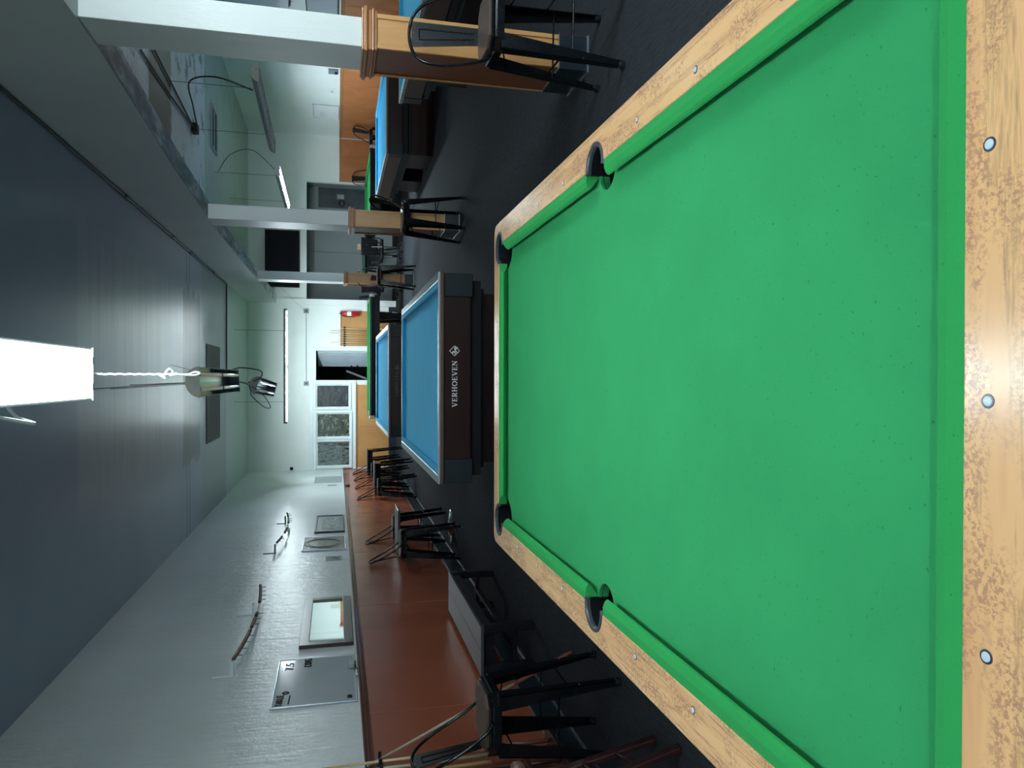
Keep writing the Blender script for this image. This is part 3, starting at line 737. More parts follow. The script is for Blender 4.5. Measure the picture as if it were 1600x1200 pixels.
# ------------------------------------------------------------------ far pool tables
def far_table(label, loc, rz, hw, hl, h, clothmat, cushmat, railmat, legs=True):
    T = thing('pool_table', label, 'pool table', loc, rz)
    bm = B(); box(bm, -hw + 0.08, hw - 0.08, -hl + 0.08, hl - 0.08, h - 0.09, h - 0.045); mk('cloth_bed', bm, clothmat, T)
    for s in (-1, 1):
        bm = B(); a, b = hw - 0.10, hw - 0.15
        prism(bm, [(s * a, h), (s * b, h - 0.008), (s * (b + 0.015), h - 0.044), (s * a, h - 0.044)], 'y', -hl + 0.15, hl - 0.15); mk('cushion', bm, cushmat, T)
        bm = B(); xs = sorted((s * hw, s * (hw - 0.10))); box(bm, xs[0], xs[1], -hl, hl, h - 0.05, h); mk('side_rail', bm, railmat, T, 0.008)
        bm = B(); a, b = s * (hl - 0.10), s * (hl - 0.15)
        prism(bm, [(a, h), (b, h - 0.008), (b + s * 0.015, h - 0.044), (a, h - 0.044)], 'x', -hw + 0.17, hw - 0.17); mk('cushion', bm, cushmat, T)
        bm = B(); ys = sorted((s * hl, s * (hl - 0.10))); box(bm, -hw + 0.1, hw - 0.1, ys[0], ys[1], h - 0.05, h); mk('end_rail', bm, railmat, T, 0.008)
        bm = B(); xs = sorted((s * (hw - 0.02), s * (hw - 0.05))); box(bm, xs[0], xs[1], -hl + 0.03, hl - 0.03, h - 0.24, h - 0.051); mk('side_apron', bm, m_blackbody, T)
        bm = B(); ys = sorted((s * (hl - 0.02), s * (hl - 0.05))); box(bm, -hw + 0.05, hw - 0.05, ys[0], ys[1], h - 0.24, h - 0.051); mk('end_apron', bm, m_blackbody, T)
        for q in (-1, 1):
            bm = B(); box(bm, s * (hw - 0.03) - 0.035, s * (hw - 0.03) + 0.035, q * (hl - 0.03) - 0.035, q * (hl - 0.03) + 0.035, h - 0.12, h + 0.004); mk('corner_cap', bm, m_alu, T, 0.01)
            bm = B(); x, y = s * (hw - 0.28), q * (hl - 0.50)
            hexa(bm, [(x - 0.07, y - 0.07, 0), (x + 0.07, y - 0.07, 0), (x + 0.07, y + 0.07, 0), (x - 0.07, y + 0.07, 0),
                      (x - 0.1, y - 0.1, h - 0.2), (x + 0.1, y - 0.1, h - 0.2), (x + 0.1, y + 0.1, h - 0.2), (x - 0.1, y + 0.1, h - 0.2)])
            mk('leg', bm, m_blackbody, T)
    bm = B(); box(bm, -hw + 0.06, hw - 0.06, -hl + 0.06, hl - 0.06, h - 0.22, h - 0.091); mk('underframe', bm, m_blackbody, T)
    return T
m_railgreen = plain('dark_green_lacquer_rail', (0.03, 0.05, 0.045), 0.2)
far_table('dark pool table standing crosswise under the lit far lamp, before the white door', (0.525, 18.36, 0), PI / 2, 0.74, 1.475, 0.80, m_green, m_green_c, m_railgreen)
far_table('tall bright green snooker table in the right bay behind the second pillar', (4.30, 17.60, 0), 0, 0.75, 1.50, 0.86, m_green, m_green_c, m_blackbody)

# ------------------------------------------------------------------ stools
def make_stool(label):
    T = thing('bar_stool', label, 'bar stool', (0, 0, 0), 0, 'black metal bar stools')
    # sits facing -y, back at +y
    c = 0.055; h = 0.168
    def octo(hh, cc): return [(-hh + cc, -hh), (hh - cc, -hh), (hh, -hh + cc), (hh, hh - cc), (hh - cc, hh), (-hh + cc, hh), (-hh, hh - cc), (-hh, -hh + cc)]
    bm = B(); prism(bm, octo(h - 0.008, c), 'z', 0.752, 0.768); mk('seat', bm, m_seatwood, T, 0.003, label='dark wooden seat panel')
    bm = B()
    O1 = octo(h, c); ring = []
    for hh, z in ((h - 0.012, 0.7515), (h + 0.004, 0.7515), (h + 0.010, 0.744), (h + 0.004, 0.735), (h + 0.010, 0.725), (h + 0.012, 0.685), (h + 0.004, 0.685), (h - 0.002, 0.73)):
        ring.append([bm.verts.new((x, y, z)) for x, y in octo(hh, c + (hh - h) * 0.5)])
    n = len(ring)
    for i in range(n):
        A, Bn = ring[i], ring[(i + 1) % n]
        for k in range(8): bm.faces.new((A[k], A[(k + 1) % 8], Bn[(k + 1) % 8], Bn[k]))
    mk('seat_frame', bm, m_blkmetal, T)
    top, foot = 0.142, 0.222
    for sx in (-1, 1):
        for sy in (-1, 1):
            bm = B()
            tx, ty, fx, fy = sx * top, sy * top, sx * foot, sy * foot
            wt, wf = 0.042, 0.017
            # folded sheet: an L shaped section, broad at the top and narrow at the foot
            for (ax, ay) in ((1, 0), (0, 1)):
                P0 = [(tx + sx * 0.028, ty + sy * 0.028), (tx + sx * 0.028 - sx * ax * 2 * wt, ty + sy * 0.028 - sy * ay * 2 * wt)]
                P1 = [(fx, fy), (fx - sx * ax * 2 * wf, fy - sy * ay * 2 * wf)]
                th = 0.006
                ox, oy = (0, -sy * th) if ax else (-sx * th, 0)
                bot = [(P1[0][0], P1[0][1], 0.02), (P1[1][0], P1[1][1], 0.02), (P1[1][0] + ox, P1[1][1] + oy, 0.02), (P1[0][0] + ox, P1[0][1] + oy, 0.02)]
                tp = [(P0[0][0], P0[0][1], 0.70), (P0[1][0], P0[1][1], 0.70), (P0[1][0] + ox, P0[1][1] + oy, 0.70), (P0[0][0] + ox, P0[0][1] + oy, 0.70)]
                hexa(bm, bot + tp)
            lg = mk('leg', bm, m_blkmetal, T)
            bm = B(); lathe(bm, [(0.022, 0.0), (0.024, 0.006), (0.022, 0.028), (0.016, 0.034)], fx - sx * 0.014, fy - sy * 0.014, 14); mk('rubber_foot', bm, m_blkmatte, lg)
            # rivet
            bm = B(); k = (0.70 - 0.24) / 0.68
            xx = tx + sx * 0.028 + (fx - tx - sx * 0.028) * k; yy = ty + sy * 0.028 + (fy - ty - sy * 0.028) * k
            lathe(bm, [(0.006, 0), (0.004, 0.003)], 0, 0, 8)
            for v in bm.verts: v.co = Vector((xx - sx * 0.015 + v.co.x, yy + sy * (v.co.z + 0.0), 0.24 + v.co.y))
            mk('rivet', bm, m_chrome, lg)
    def at(z): k = (0.70 - z) / 0.68; return top + 0.012 + (foot - top - 0.012) * k
    for (z, a, b) in ((0.30, (-1, -1), (1, -1)), (0.30, (-1, 1), (1, 1)), (0.36, (-1, -1), (-1, 1)), (0.36, (1, -1), (1, 1))):
        r = at(z); bm = B(); tube(bm, [(a[0] * r, a[1] * r, z), (b[0] * r, b[1] * r, z)], 0.006, 8); mk('foot_rail', bm, m_blkmetal, T)
    r = at(0.60)
    bm = B(); tube(bm, [(-r * 0.95, -r * 0.95, 0.60), (0, 0, 0.685), (r * 0.95, r * 0.95, 0.60)], 0.005, 6); tube(bm, [(r * 0.95, -r * 0.95, 0.60), (0, 0, 0.678), (-r * 0.95, r * 0.95, 0.60)], 0.005, 6)
    mk('cross_brace', bm, m_blkmetal, T)
    # bent tube back
    pts = [(-0.178, -0.03, 0.735), (-0.185, 0.02, 0.775), (-0.190, 0.09, 0.88), (-0.185, 0.155, 1.00), (-0.155, 0.20, 1.09), (-0.09, 0.222, 1.145), (0, 0.228, 1.162),
           (0.09, 0.222, 1.145), (0.155, 0.20, 1.09), (0.185, 0.155, 1.00), (0.190, 0.09, 0.88), (0.185, 0.02, 0.775), (0.178, -0.03, 0.735)]
    bm = B(); tube(bm, smooth_path(pts, 5), 0.0095, 10); hp = mk('back_hoop', bm, m_blkmetal, T, smooth=True)
    bm = B()
    hexa(bm, [(-0.048, 0.160, 0.755), (0.048, 0.160, 0.755), (0.048, 0.164, 0.755), (-0.048, 0.164, 0.755), (-0.072, 0.224, 1.150), (0.072, 0.224, 1.150), (0.072, 0.228, 1.150), (-0.072, 0.228, 1.150)])
    sl = mk('back_slat', bm, m_blkmetal, T)
    bm = B()
    def onslat(x, z): return (x, 0.1585 + (z - 0.755) / 0.395 * 0.064, z)
    for s in (-1, 1): tube(bm, [onslat(s * 0.016, 0.79), onslat(s * 0.030, 1.105)], 0.0035, 6)
    tube(bm, [onslat(-0.030, 1.105), onslat(0.030, 1.105)], 0.0035, 6)
    mk('embossed_rib', bm, m_blkmetal, sl)
    return T
st = make_stool('black metal bar stool with back slat facing the camera, before the nearest pillar')
st.location = (1.985, 4.05, 0); st.rotation_euler = (0, 0, math.radians(-4))
G = None
# a stool whose back is towards -x needs +90 degrees (its +y points to -x)
dup(st, (-1.93, 4.09, 0), math.radians(90), 'black metal bar stool with wooden seat beside the cue rack at the near left')
dup(st, (2.04, 9.33, 0), math.radians(-75), 'black metal bar stool before the second pillar, its back turned to the right')
dup(st, (2.07, 15.10, 0), math.radians(2), 'black metal bar stool before the third pillar, farthest down the pillar line')
dup(st, (-2.16, 9.62, 0), math.radians(96), 'black metal bar stool on the near side of the round-footed table')
dup(st, (-2.20, 10.92, 0), math.radians(92), 'black metal bar stool on the far side of the round-footed table')
dup(st, (-2.18, 14.90, 0), math.radians(92), 'black metal bar stool on the near side of the middle square table')
dup(st, (-2.18, 16.38, 0), math.radians(90), 'black metal bar stool on the far side of the middle square table')
dup(st, (-2.18, 17.62, 0), math.radians(90), 'black metal bar stool near side of the last square table in the far left corner')
dup(st, (-2.18, 18.78, 0), math.radians(88), 'black metal bar stool far side of the last square table in the far left corner')
dup(st, (6.05, 18.7, 0), math.radians(-60), 'black metal bar stool turned sideways in the far right corner')
dup(st, (5.30, 19.72 - 0.1, 0), math.radians(0), 'black metal bar stool against the far right panelling beside the hall opening')

# ------------------------------------------------------------------ small tables at the left wall
t = thing('pedestal_table', 'small dark pub table with a shiny round foot between two stools at the left wall', 'table', (-2.08, 10.18, 0))
bm = B(); box(bm, -0.30, 0.30, -0.28, 0.28, 0.735, 0.765); mk('tabletop', bm, m_bench, t, 0.012)
bm = B(); lathe(bm, [(0.035, 0.03), (0.035, 0.735)], 0, 0, 16); mk('column', bm, m_blkmetal, t)
bm = B(); lathe(bm, [(0.24, 0.0), (0.24, 0.012), (0.20, 0.022), (0.05, 0.04), (0.036, 0.06)], 0, 0, 32); mk('round_foot', bm, m_chrome, t, smooth=True, label='shiny round foot')
bm = B(); box(bm, -0.15, 0.15, -0.02, 0.02, 0.71, 0.734); box(bm, -0.02, 0.02, -0.15, 0.15, 0.71, 0.734); mk('top_bracket', bm, m_blkmetal, t)
def square_table(loc, hx, hy, h, label):
    t = thing('pub_table', label, 'table', loc, 0, 'black metal pub tables along the left wall')
    bm = B(); box(bm, -hx, hx, -hy, hy, h - 0.02, h); mk('tabletop', bm, m_bench, t, 0.006)
    bm = B()
    for s in (-1, 1):
        xs = sorted((s * (hx - 0.02), s * (hx - 0.035))); box(bm, xs[0], xs[1], -hy + 0.02, hy - 0.02, h - 0.13, h - 0.021)
        ys = sorted((s * (hy - 0.02), s * (hy - 0.035))); box(bm, -hx + 0.036, hx - 0.036, ys[0], ys[1], h - 0.13, h - 0.021)
    mk('apron', bm, m_blkmetal, t)
    for sx in (-1, 1):
        for sy in (-1, 1):
            x, y = sx * (hx - 0.06), sy * (hy - 0.06); X, Y = sx * (hx + 0.005), sy * (hy + 0.005)
            bm = B(); hexa(bm, [(X - 0.014, Y - 0.014, 0), (X + 0.014, Y - 0.014, 0), (X + 0.014, Y + 0.014, 0), (X - 0.014, Y + 0.014, 0),
                                (x - 0.028, y - 0.028, h - 0.05), (x + 0.028, y - 0.028, h - 0.05), (x + 0.028, y + 0.028, h - 0.05), (x - 0.028, y + 0.028, h - 0.05)])
            mk('leg', bm, m_blkmetal, t)
square_table((-2.08, 15.62, 0), 0.33, 0.26, 0.80, 'black square metal pub table, middle one of three tables along the left wall')
square_table((-2.05, 18.2, 0), 0.33, 0.20, 0.84, 'black square metal pub table farthest away in the left corner')

# ------------------------------------------------------------------ bench
bn = thing('bench', 'long low black bench with two slate coloured planks against the left wall', 'bench', (-2.175, 6.57, 0))
for x0, x1 in ((-0.205, -0.003), (0.003, 0.185)):
    bm = B(); box(bm, x0, x1, -0.87, 0.87, 0.425, 0.45); mk('top_plank', bm, m_bench, bn, 0.003)
for s in (-1, 1):
    bm = B(); box(bm, s * 0.165 - 0.012, s * 0.165 + 0.012, -0.79, 0.79, 0.35, 0.4245); mk('side_rail', bm, m_blkmatte, bn)
    bm = B(); box(bm, -0.16, 0.16, s * 0.80 - 0.012, s * 0.80 + 0.012, 0.33, 0.4245); mk('end_rail', bm, m_blkmatte, bn)
    for q in (-1, 1):
        bm = B(); box(bm, s * 0.16 - 0.033, s * 0.16 + 0.033, q * 0.82 - 0.033, q * 0.82 + 0.033, 0, 0.4245); mk('leg', bm, m_blkmatte, bn, 0.003)
bm = B(); box(bm, -0.02, 0.02, -0.80, 0.80, 0.14, 0.18); box(bm, -0.14, 0.14, -0.82, -0.79, 0.14, 0.18); box(bm, -0.14, 0.14, 0.79, 0.82, 0.14, 0.18); mk('stretcher', bm, m_blkmatte, bn)

# ------------------------------------------------------------------ hanging lamps
def lamp(label, loc, rz, length, w, tubem, body, ends, back, pull=False, hang=None, tilt=0.0, single=False):
    T = thing('hanging_lamp', label, 'lamp', loc, rz)
    T.rotation_euler = (0, tilt, rz)
    hl = length / 2; r = w / 2
    N = 14; th = 0.004
    bm = B()
    out = [(r * math.cos(PI * k / N), 0.85 * r * math.sin(PI * k / N)) for k in range(N + 1)]
    inn = [((r - th) * math.cos(PI * k / N), (0.85 * r - th) * math.sin(PI * k / N)) for k in range(N, -1, -1)]
    prism(bm, out + inn, 'y', -hl, hl)
    hs = mk('housing', bm, back, T)
    bm = B()
    prof = [((r - th - 0.001) * math.cos(PI * k / N), (0.85 * r - th - 0.001) * math.sin(PI * k / N) ) for k in range(N + 1)]
    prof2 = [(a * 0.985, b * 0.97) for a, b in prof[::-1]]
    prism(bm, prof + prof2, 'y', -hl + 0.003, hl - 0.003); mk('reflector', bm, body, T)
    for s in (-1, 1):
        bm = B(); prism(bm, [(r * 1.03 * math.cos(PI * k / N), 0.88 * r * math.sin(PI * k / N) - 0.006) for k in range(N + 1)], 'y', *sorted((s * hl, s * (hl + 0.004)))); mk('end_cap', bm, ends, T)
    xt = [0.0] if single else [-r * 0.5, r * 0.5]
    zt = 0.008
    for x in xt:
        for s in (-1, 1):
            bm = B(); ys = (s * 0.022, s * (hl - 0.03)); tube(bm, [(x, ys[0], zt), (x, ys[1], zt)], 0.0175 if not single else 0.019, 12); tb = mk('tube', bm, tubem, T, smooth=False)
            for yy in (s * 0.015, s * (hl - 0.018)):
                bm = B(); box(bm, x - 0.014, x + 0.014, yy - 0.008, yy + 0.008, -0.012, 0.06 * w / 0.2); mk('lamp_holder', bm, m_socket, tb)
    zt2 = 0.85 * r
    up_ = ZC - 0.004 - loc[2]
    for yy in (hang or (-hl * 0.75, hl * 0.75)):
        bm = B(); tube(bm, [(0, yy, zt2 - 0.002), (0, yy, up_)], 0.0035, 5); mk('hanger_wire', bm, m_wire, T)
    return T
# lit lamp over the green table
L1 = lamp('lit white fluorescent lamp with pull cord over the nearest green table', (0.015, 1.945, 2.50), 0, 2.40, 0.20, m_ltube_main, m_lampwhite, m_lampwhite, m_lampwhite)
bm = B()
tw = []
for k in range(60):
    z = -0.02 - 0.30 * k / 59; tw.append((0.0014 * math.cos(k * 0.9), 1.235 + 0.0014 * math.sin(k * 0.9), z))
tube(bm, tw, 0.0042, 6); tube(bm, [(a, b, c) for a, b, c in [(0.003, 1.236, 0.0), (0.0, 1.235, -0.02)]], 0.004, 6)
tube(bm, smooth_path([(0, 1.235, -0.255), (0.012, 1.235, -0.262), (0.022, 1.23, -0.275), (0.010, 1.24, -0.285), (-0.004, 1.235, -0.275), (0.0, 1.235, -0.29), (0.006, 1.235, -0.30)], 5), 0.0045, 6)
tube(bm, [(-0.002, 1.235, -0.235), (-0.016, 1.235, -0.258)], 0.005, 6)
tube(bm, smooth_path([(0, 1.235, -0.318), (0.001, 1.235, -0.345), (0.010, 1.235, -0.368), (0.005, 1.235, -0.388), (-0.003, 1.235, -0.368), (-0.002, 1.235, -0.34), (0, 1.235, -0.315)], 6), 0.0038, 6)
mk('pull_cord', bm, m_whitecord, L1, label='white twisted pull cord')
bm = B(); tube(bm, smooth_path([(-0.10, 0.28, 0.05), (-0.135, 0.45, 0.0), (-0.155, 0.56, -0.03), (-0.135, 0.57, 0.02), (-0.10, 0.60, 0.06)], 6), 0.006, 6); mk('cable_loop', bm, m_greycord, L1)
# unlit lamps over the centre row
lamp('unlit hanging lamp with polished reflector over the lettered blue table', (-0.03, 7.2, 2.60), 0, 2.36, 0.235, m_tubeoff, m_mirrorref, m_lampgrey, m_lampback, tilt=math.radians(-4))
lamp('smaller looking unlit lamp behind the first unlit lamp, over the second blue table', (-0.15, 11.75, 2.60), math.radians(2), 3.0, 0.24, m_tubeoff, m_mirrorref, m_lampback, m_lampback, tilt=math.radians(14))
# lit batten across the room over the sideways table
def batten(label, loc, rz, tubem, hl4=1.30, lip=0.0):
    L4 = thing('batten_lamp', label, 'lamp', loc, rz)
    tz = -0.016 if lip >= 0 else 0.002
    bm = B()
    prism(bm, [(-0.062, lip), (-0.042, 0.05), (0.042, 0.05), (0.062, lip), (0.058, lip), (0.036, 0.044), (-0.036, 0.044), (-0.058, lip)], 'y', -hl4, hl4); mk('housing', bm, m_lampback, L4)
    for s in (-1, 1):
        bm = B(); box(bm, -0.05, 0.05, *sorted((s * hl4, s * (hl4 - 0.05))), -0.03, 0.044); mk('end_cap', bm, m_lampback, L4)
        bm = B(); tube(bm, [(0, s * 0.03, tz), (0, s * (hl4 - 0.05), tz)], 0.026, 12); mk('tube', bm, tubem, L4)
        bm = B(); tube(bm, [(0, s * hl4 * 0.62, 0.049), (0, s * hl4 * 0.62, ZC - loc[2] - 0.004)], 0.004, 5); mk('hanger_wire', bm, m_wire, L4)
    return L4
batten('long lit fluorescent batten hanging crosswise before the far wall', (0.27, 17.3, 2.68), PI / 2, m_ltube_far, lip=-0.004)
for bx, lb in ((-0.4, 'added fill batten, unseen behind the camera on the left'), (3.6, 'added fill batten, unseen behind the camera on the right')):  # unseen fill lamps, added to brighten ceiling and upper walls
    bt = batten(lb, (bx, -2.2, 3.0), PI / 2, m_fill_back)
    bt.rotation_euler = (0, 0, PI / 2)
# right bay
LR = lamp('unlit hanging lamp with long grey housing in the right bay', (3.99, 11.6, 2.58), math.radians(3), 2.7, 0.24, m_tubeoff, m_lampback, m_lampgrey, m_lampback, hang=(-0.85, 0.85))
lamp('lit hanging lamp in the right bay beyond the unlit one', (3.86, 15.75, 2.60), math.radians(0.5), 2.9, 0.22, m_ltube_right, m_lampwhite, m_lampwhite, m_lampback, hang=(-1.1, 0.9))
batten('lit fluorescent batten in the near right bay beyond the frame edge', (4.1, 2.0, 2.62), PI / 2, m_ltube_nr)
# loose cables feeding the lamps
def cable(label, pts, r=0.006, mat=None):
    bm = B(); tube(bm, smooth_path(pts, 8), r, 6); return tag(mk('power_cable', bm, mat or m_wire), label, 'cable')
cable('black cable from the ceiling junction box down to the unlit right bay lamp', [(3.97, 12.35, 3.70), (4.12, 11.9, 3.68), (4.22, 11.2, 3.60), (4.20, 10.9, 3.2), (4.08, 10.95, 2.72)], 0.012)
cable('dark curved cable between the two unlit lamps over the centre row', [(0.06, 8.36, 2.70), (0.12, 9.0, 2.66), (0.09, 9.7, 2.50), (0.0, 10.1, 2.55), (-0.06, 10.35, 2.72)], 0.008)
cable('thin loose cable loop hanging left of the unlit lamps', [(-0.08, 8.8, 3.785), (-0.05, 9.2, 2.70), (-0.22, 9.6, 2.60), (-0.36, 9.8, 2.48), (-0.38, 9.9, 2.40), (-0.24, 9.8, 2.46), (-0.10, 9.8, 2.62)], 0.005)
cable('thin cable drooping to the lit lamp in the right bay', [(3.95, 14.9, 3.76), (4.2, 14.6, 3.5), (4.28, 14.5, 3.1), (3.95, 14.55, 2.70)], 0.006)
cable('white cable running from the television to the grey box on the far wall', [(2.36, 19.93, 2.98), (2.2, 19.93, 2.80), (1.93, 19.92, 2.55), (1.77, 19.97, 2.38)], 0.005, m_greycord)

# ------------------------------------------------------------------ things on the left wall
XW = XL + 0.001
def wall_frame(name, label, cat, y0, y1, z0, z1, w, fmat, pmat, depth=0.03, part='picture', group=None):
    t = thing(name, label, cat, (XW, (y0 + y1) / 2, (z0 + z1) / 2))
    a, b = (y1 - y0) / 2, (z1 - z0) / 2
    bm = B()
    for (p, q, r, s) in ((-a, a, b - w, b), (-a, a, -b, -b + w), (-a, -a + w, -b + w, b - w), (a - w, a, -b + w, b - w)): box(bm, 0, depth, p, q, r, s)
    mk('frame', bm, fmat, t, 0.003)
    bm = B(); box(bm, 0.001, depth * 0.5, -a + w, a - w, -b + w, b - w); mk(part, bm, pmat, t)
    return t
m_gold = picture_mat('silver_gold_print', [(0.3, (0.30, 0.32, 0.32)), (0.5, (0.27, 0.23, 0.17)), (0.6, (0.38, 0.33, 0.24)), (0.75, (0.33, 0.36, 0.37))], 2.0, (1, 1, 1.4), 0.6)
m_blossom = picture_mat('pale_blossom_photo', [(0.35, (0.06, 0.09, 0.07)), (0.45, (0.30, 0.38, 0.33)), (0.55, (0.75, 0.82, 0.80)), (0.7, (0.15, 0.22, 0.17))], 9, (1, 1, 1.6), 1)
wb = wall_frame('whiteboard', 'whiteboard with black marker writing and an eraser on the near left wall', 'whiteboard', 5.60, 6.56, 1.415, 2.05, 0.014, m_metaledge, m_board, 0.014, 'writing_surface')
# marker writing, read from the room: text runs towards +y
FONT = {'T': [((0, 1), (1, 1)), ((.5, 1), (.5, 0))], 'A': [((0, 0), (.5, 1)), ((.5, 1), (1, 0)), ((.2, .4), (.8, .4))],
        'B': [((0, 0), (0, 1)), ((0, 1), (.7, .85)), ((.7, .85), (0, .5)), ((0, .5), (.8, .2)), ((.8, .2), (0, 0))],
        'L': [((0, 1), (0, 0)), ((0, 0), (.8, 0))], 'E': [((0, 0), (0, 1)), ((0, 1), (.8, 1)), ((0, .5), (.7, .5)), ((0, 0), (.8, 0))],
        'O': [((.5, 1), (1, .7)), ((1, .7), (1, .3)), ((1, .3), (.5, 0)), ((.5, 0), (0, .3)), ((0, .3), (0, .7)), ((0, .7), (.5, 1))],
        '7': [((0, 1), (1, 1)), ((1, 1), (.3, 0))], '.': [((.4, 0), (.5, .06))], '5': [((1, 1), (.1, 1)), ((.1, 1), (0, .55)), ((0, .55), (.8, .5)), ((.8, .5), (.8, .1)), ((.8, .1), (0, 0))],
        'C': [((1, .9), (.3, 1)), ((.3, 1), (0, .5)), ((0, .5), (.3, 0)), ((.3, 0), (1, .1))], 'N': [((0, 0), (0, 1)), ((0, 1), (1, 0)), ((1, 0), (1, 1))],
        'S': [((1, .95), (.2, 1)), ((.2, 1), (0, .7)), ((0, .7), (1, .35)), ((1, .35), (.8, 0)), ((.8, 0), (0, .08))],
        'G': [((1, .9), (.3, 1)), ((.3, 1), (0, .5)), ((0, .5), (.3, 0)), ((.3, 0), (1, .1)), ((1, .1), (1, .45)), ((1, .45), (.6, .45))], '3': [((0, 1), (.8, .9)), ((.8, .9), (.2, .55)), ((.2, .55), (.9, .3)), ((.9, .3), (0, 0))]}
def write(txt, y0, z0, cw, ch, slant=0.0, line=None):
    y = y0; bm = B()
    for ch_ in txt:
        for (a, b), (c, d) in FONT.get(ch_, []):
            tube(bm, [(0.0085, y + a * cw * .75, z0 + b * ch + (y - y0) * slant), (0.0085, y + c * cw * .75, z0 + d * ch + (y - y0) * slant)], 0.0055, 4)
        y += cw
    if line: tube(bm, line, 0.005, 4)
    mk('marker_writing', bm, m_marker, wb)
write('TABLE', -0.44, 0.235, 0.040, 0.045); write('O', -0.235, 0.195, 0.05, 0.05, 0, [(0.0085, -0.42, 0.19), (0.0085, -0.27, 0.185)])
write('7.50', 0.24, 0.19, 0.052, 0.06); write('CONS', 0.28, 0.045, 0.045, 0.055)
write('G3', -0.41, -0.275, 0.03, 0.03)
t = thing('board_eraser', 'small grey board eraser on the lower edge of the near whiteboard', 'eraser', (XW + 0.001, 6.28, 1.455))
bm = B(); box(bm, 0.0145, 0.05, -0.055, 0.055, -0.03, 0.02); mk('block', bm, m_ltgrey, t, 0.004)
bm = B(); box(bm, 0.0145, 0.035, -0.05, 0.05, -0.045, -0.0305); mk('felt_pad', bm, m_blkmatte, t)
t = thing('marker_pen', 'black marker pen lying on the panelling cap under the whiteboard', 'marker', (XL + 0.024, 6.12, WZ + 0.011))
bm = B(); tube(bm, [(0, -0.05, 0), (0, 0.04, 0)], 0.009, 10); mk('barrel', bm, m_white, t)
bm = B(); tube(bm, [(0, 0.04, 0), (0, 0.075, 0)], 0.0105, 10); mk('cap', bm, m_marker, t)
wall_frame('wall_mirror', 'dark walnut framed mirror on the left wall beyond the whiteboard', 'mirror', 6.80, 8.26, 1.42, 1.90, 0.085, m_darkframe, m_mirror, 0.035, 'mirror_glass')
pc = wall_frame('framed_print', 'large silver and beige framed print with an oval shape, on the left wall', 'picture', 10.62, 11.50, 1.43, 2.05, 0.018, m_metaledge, m_gold, 0.02, 'print')
bm = B()
for k, rr in enumerate((0.30, 0.25)):
    tube(bm, [(0.012, 0.02 + rr * math.cos(a * PI / 16), 0.02 + rr * 0.85 * math.sin(a * PI / 16)) for a in range(32)], 0.004, 4, True)
mk('oval_line', bm, m_lampgrey, pc)
pc = wall_frame('framed_print', 'framed blossom picture with wide grey mount on the left wall', 'picture', 11.85, 13.25, 1.44, 1.91, 0.028, m_darkframe, m_box, 0.025, 'mount')
bm = B(); box(bm, 0.0126, 0.0150, -0.42, 0.50, -0.14, 0.135); mk('photo', bm, m_blossom, pc)
wall_frame('whiteboard', 'small grey whiteboard on the left wall nearest the far corner', 'whiteboard', 17.55, 18.50, 1.45, 2.07, 0.02, m_metaledge, m_ltgrey, 0.02, 'writing_surface')
t = thing('wall_socket', 'dark electrical socket in the left panelling near the far stools', 'socket', (XL + 0.019, 16.8, 1.33))
bm = B(); box(bm, 0, 0.03, -0.10, 0.10, -0.055, 0.035); mk('plate', bm, m_blkmatte, t, 0.004)
bm = B(); box(bm, 0.031, 0.04, -0.05, 0.05, -0.03, 0.015); mk('outlet', bm, m_box, t)
t = thing('paper_notice', 'small crumpled clear notice on the left wall before the silver print', 'notice', (XW, 10.15, 1.60))
bm = B(); box(bm, 0, 0.004, -0.13, 0.13, -0.11, 0.11); mk('sheet', bm, m_board, t)
bm = B()
for k in range(10):
    y = -0.1 + 0.02 * k; tube(bm, [(0.005, y, random.uniform(-.09, .0)), (0.005, y + random.uniform(-.03, .03), random.uniform(0, .09))], 0.0025, 4)
mk('scribble', bm, m_lampgrey, t)
t = thing('paper_notice', 'tiny printed strip on the left wall under the far whiteboard', 'notice', (XW, 17.1, 1.66))
bm = B(); box(bm, 0, 0.004, -0.10, 0.10, -0.10, 0.10); mk('sheet', bm, m_ltgrey, t)
# black camera in the far corner
t = thing('security_camera', 'small black camera high in the far left corner', 'camera', (-2.37, YF, 2.71))
bm = B(); box(bm, -0.03, 0.03, -0.03, -0.001, -0.03, 0.03); mk('mount', bm, m_blkmatte, t)
bm = B(); lathe(bm, [(0.012, -0.045), (0.036, -0.03), (0.044, 0.0), (0.036, 0.03), (0.012, 0.045)], 0, -0.072, 14); mk('body', bm, m_blkmatte, t, smooth=True)

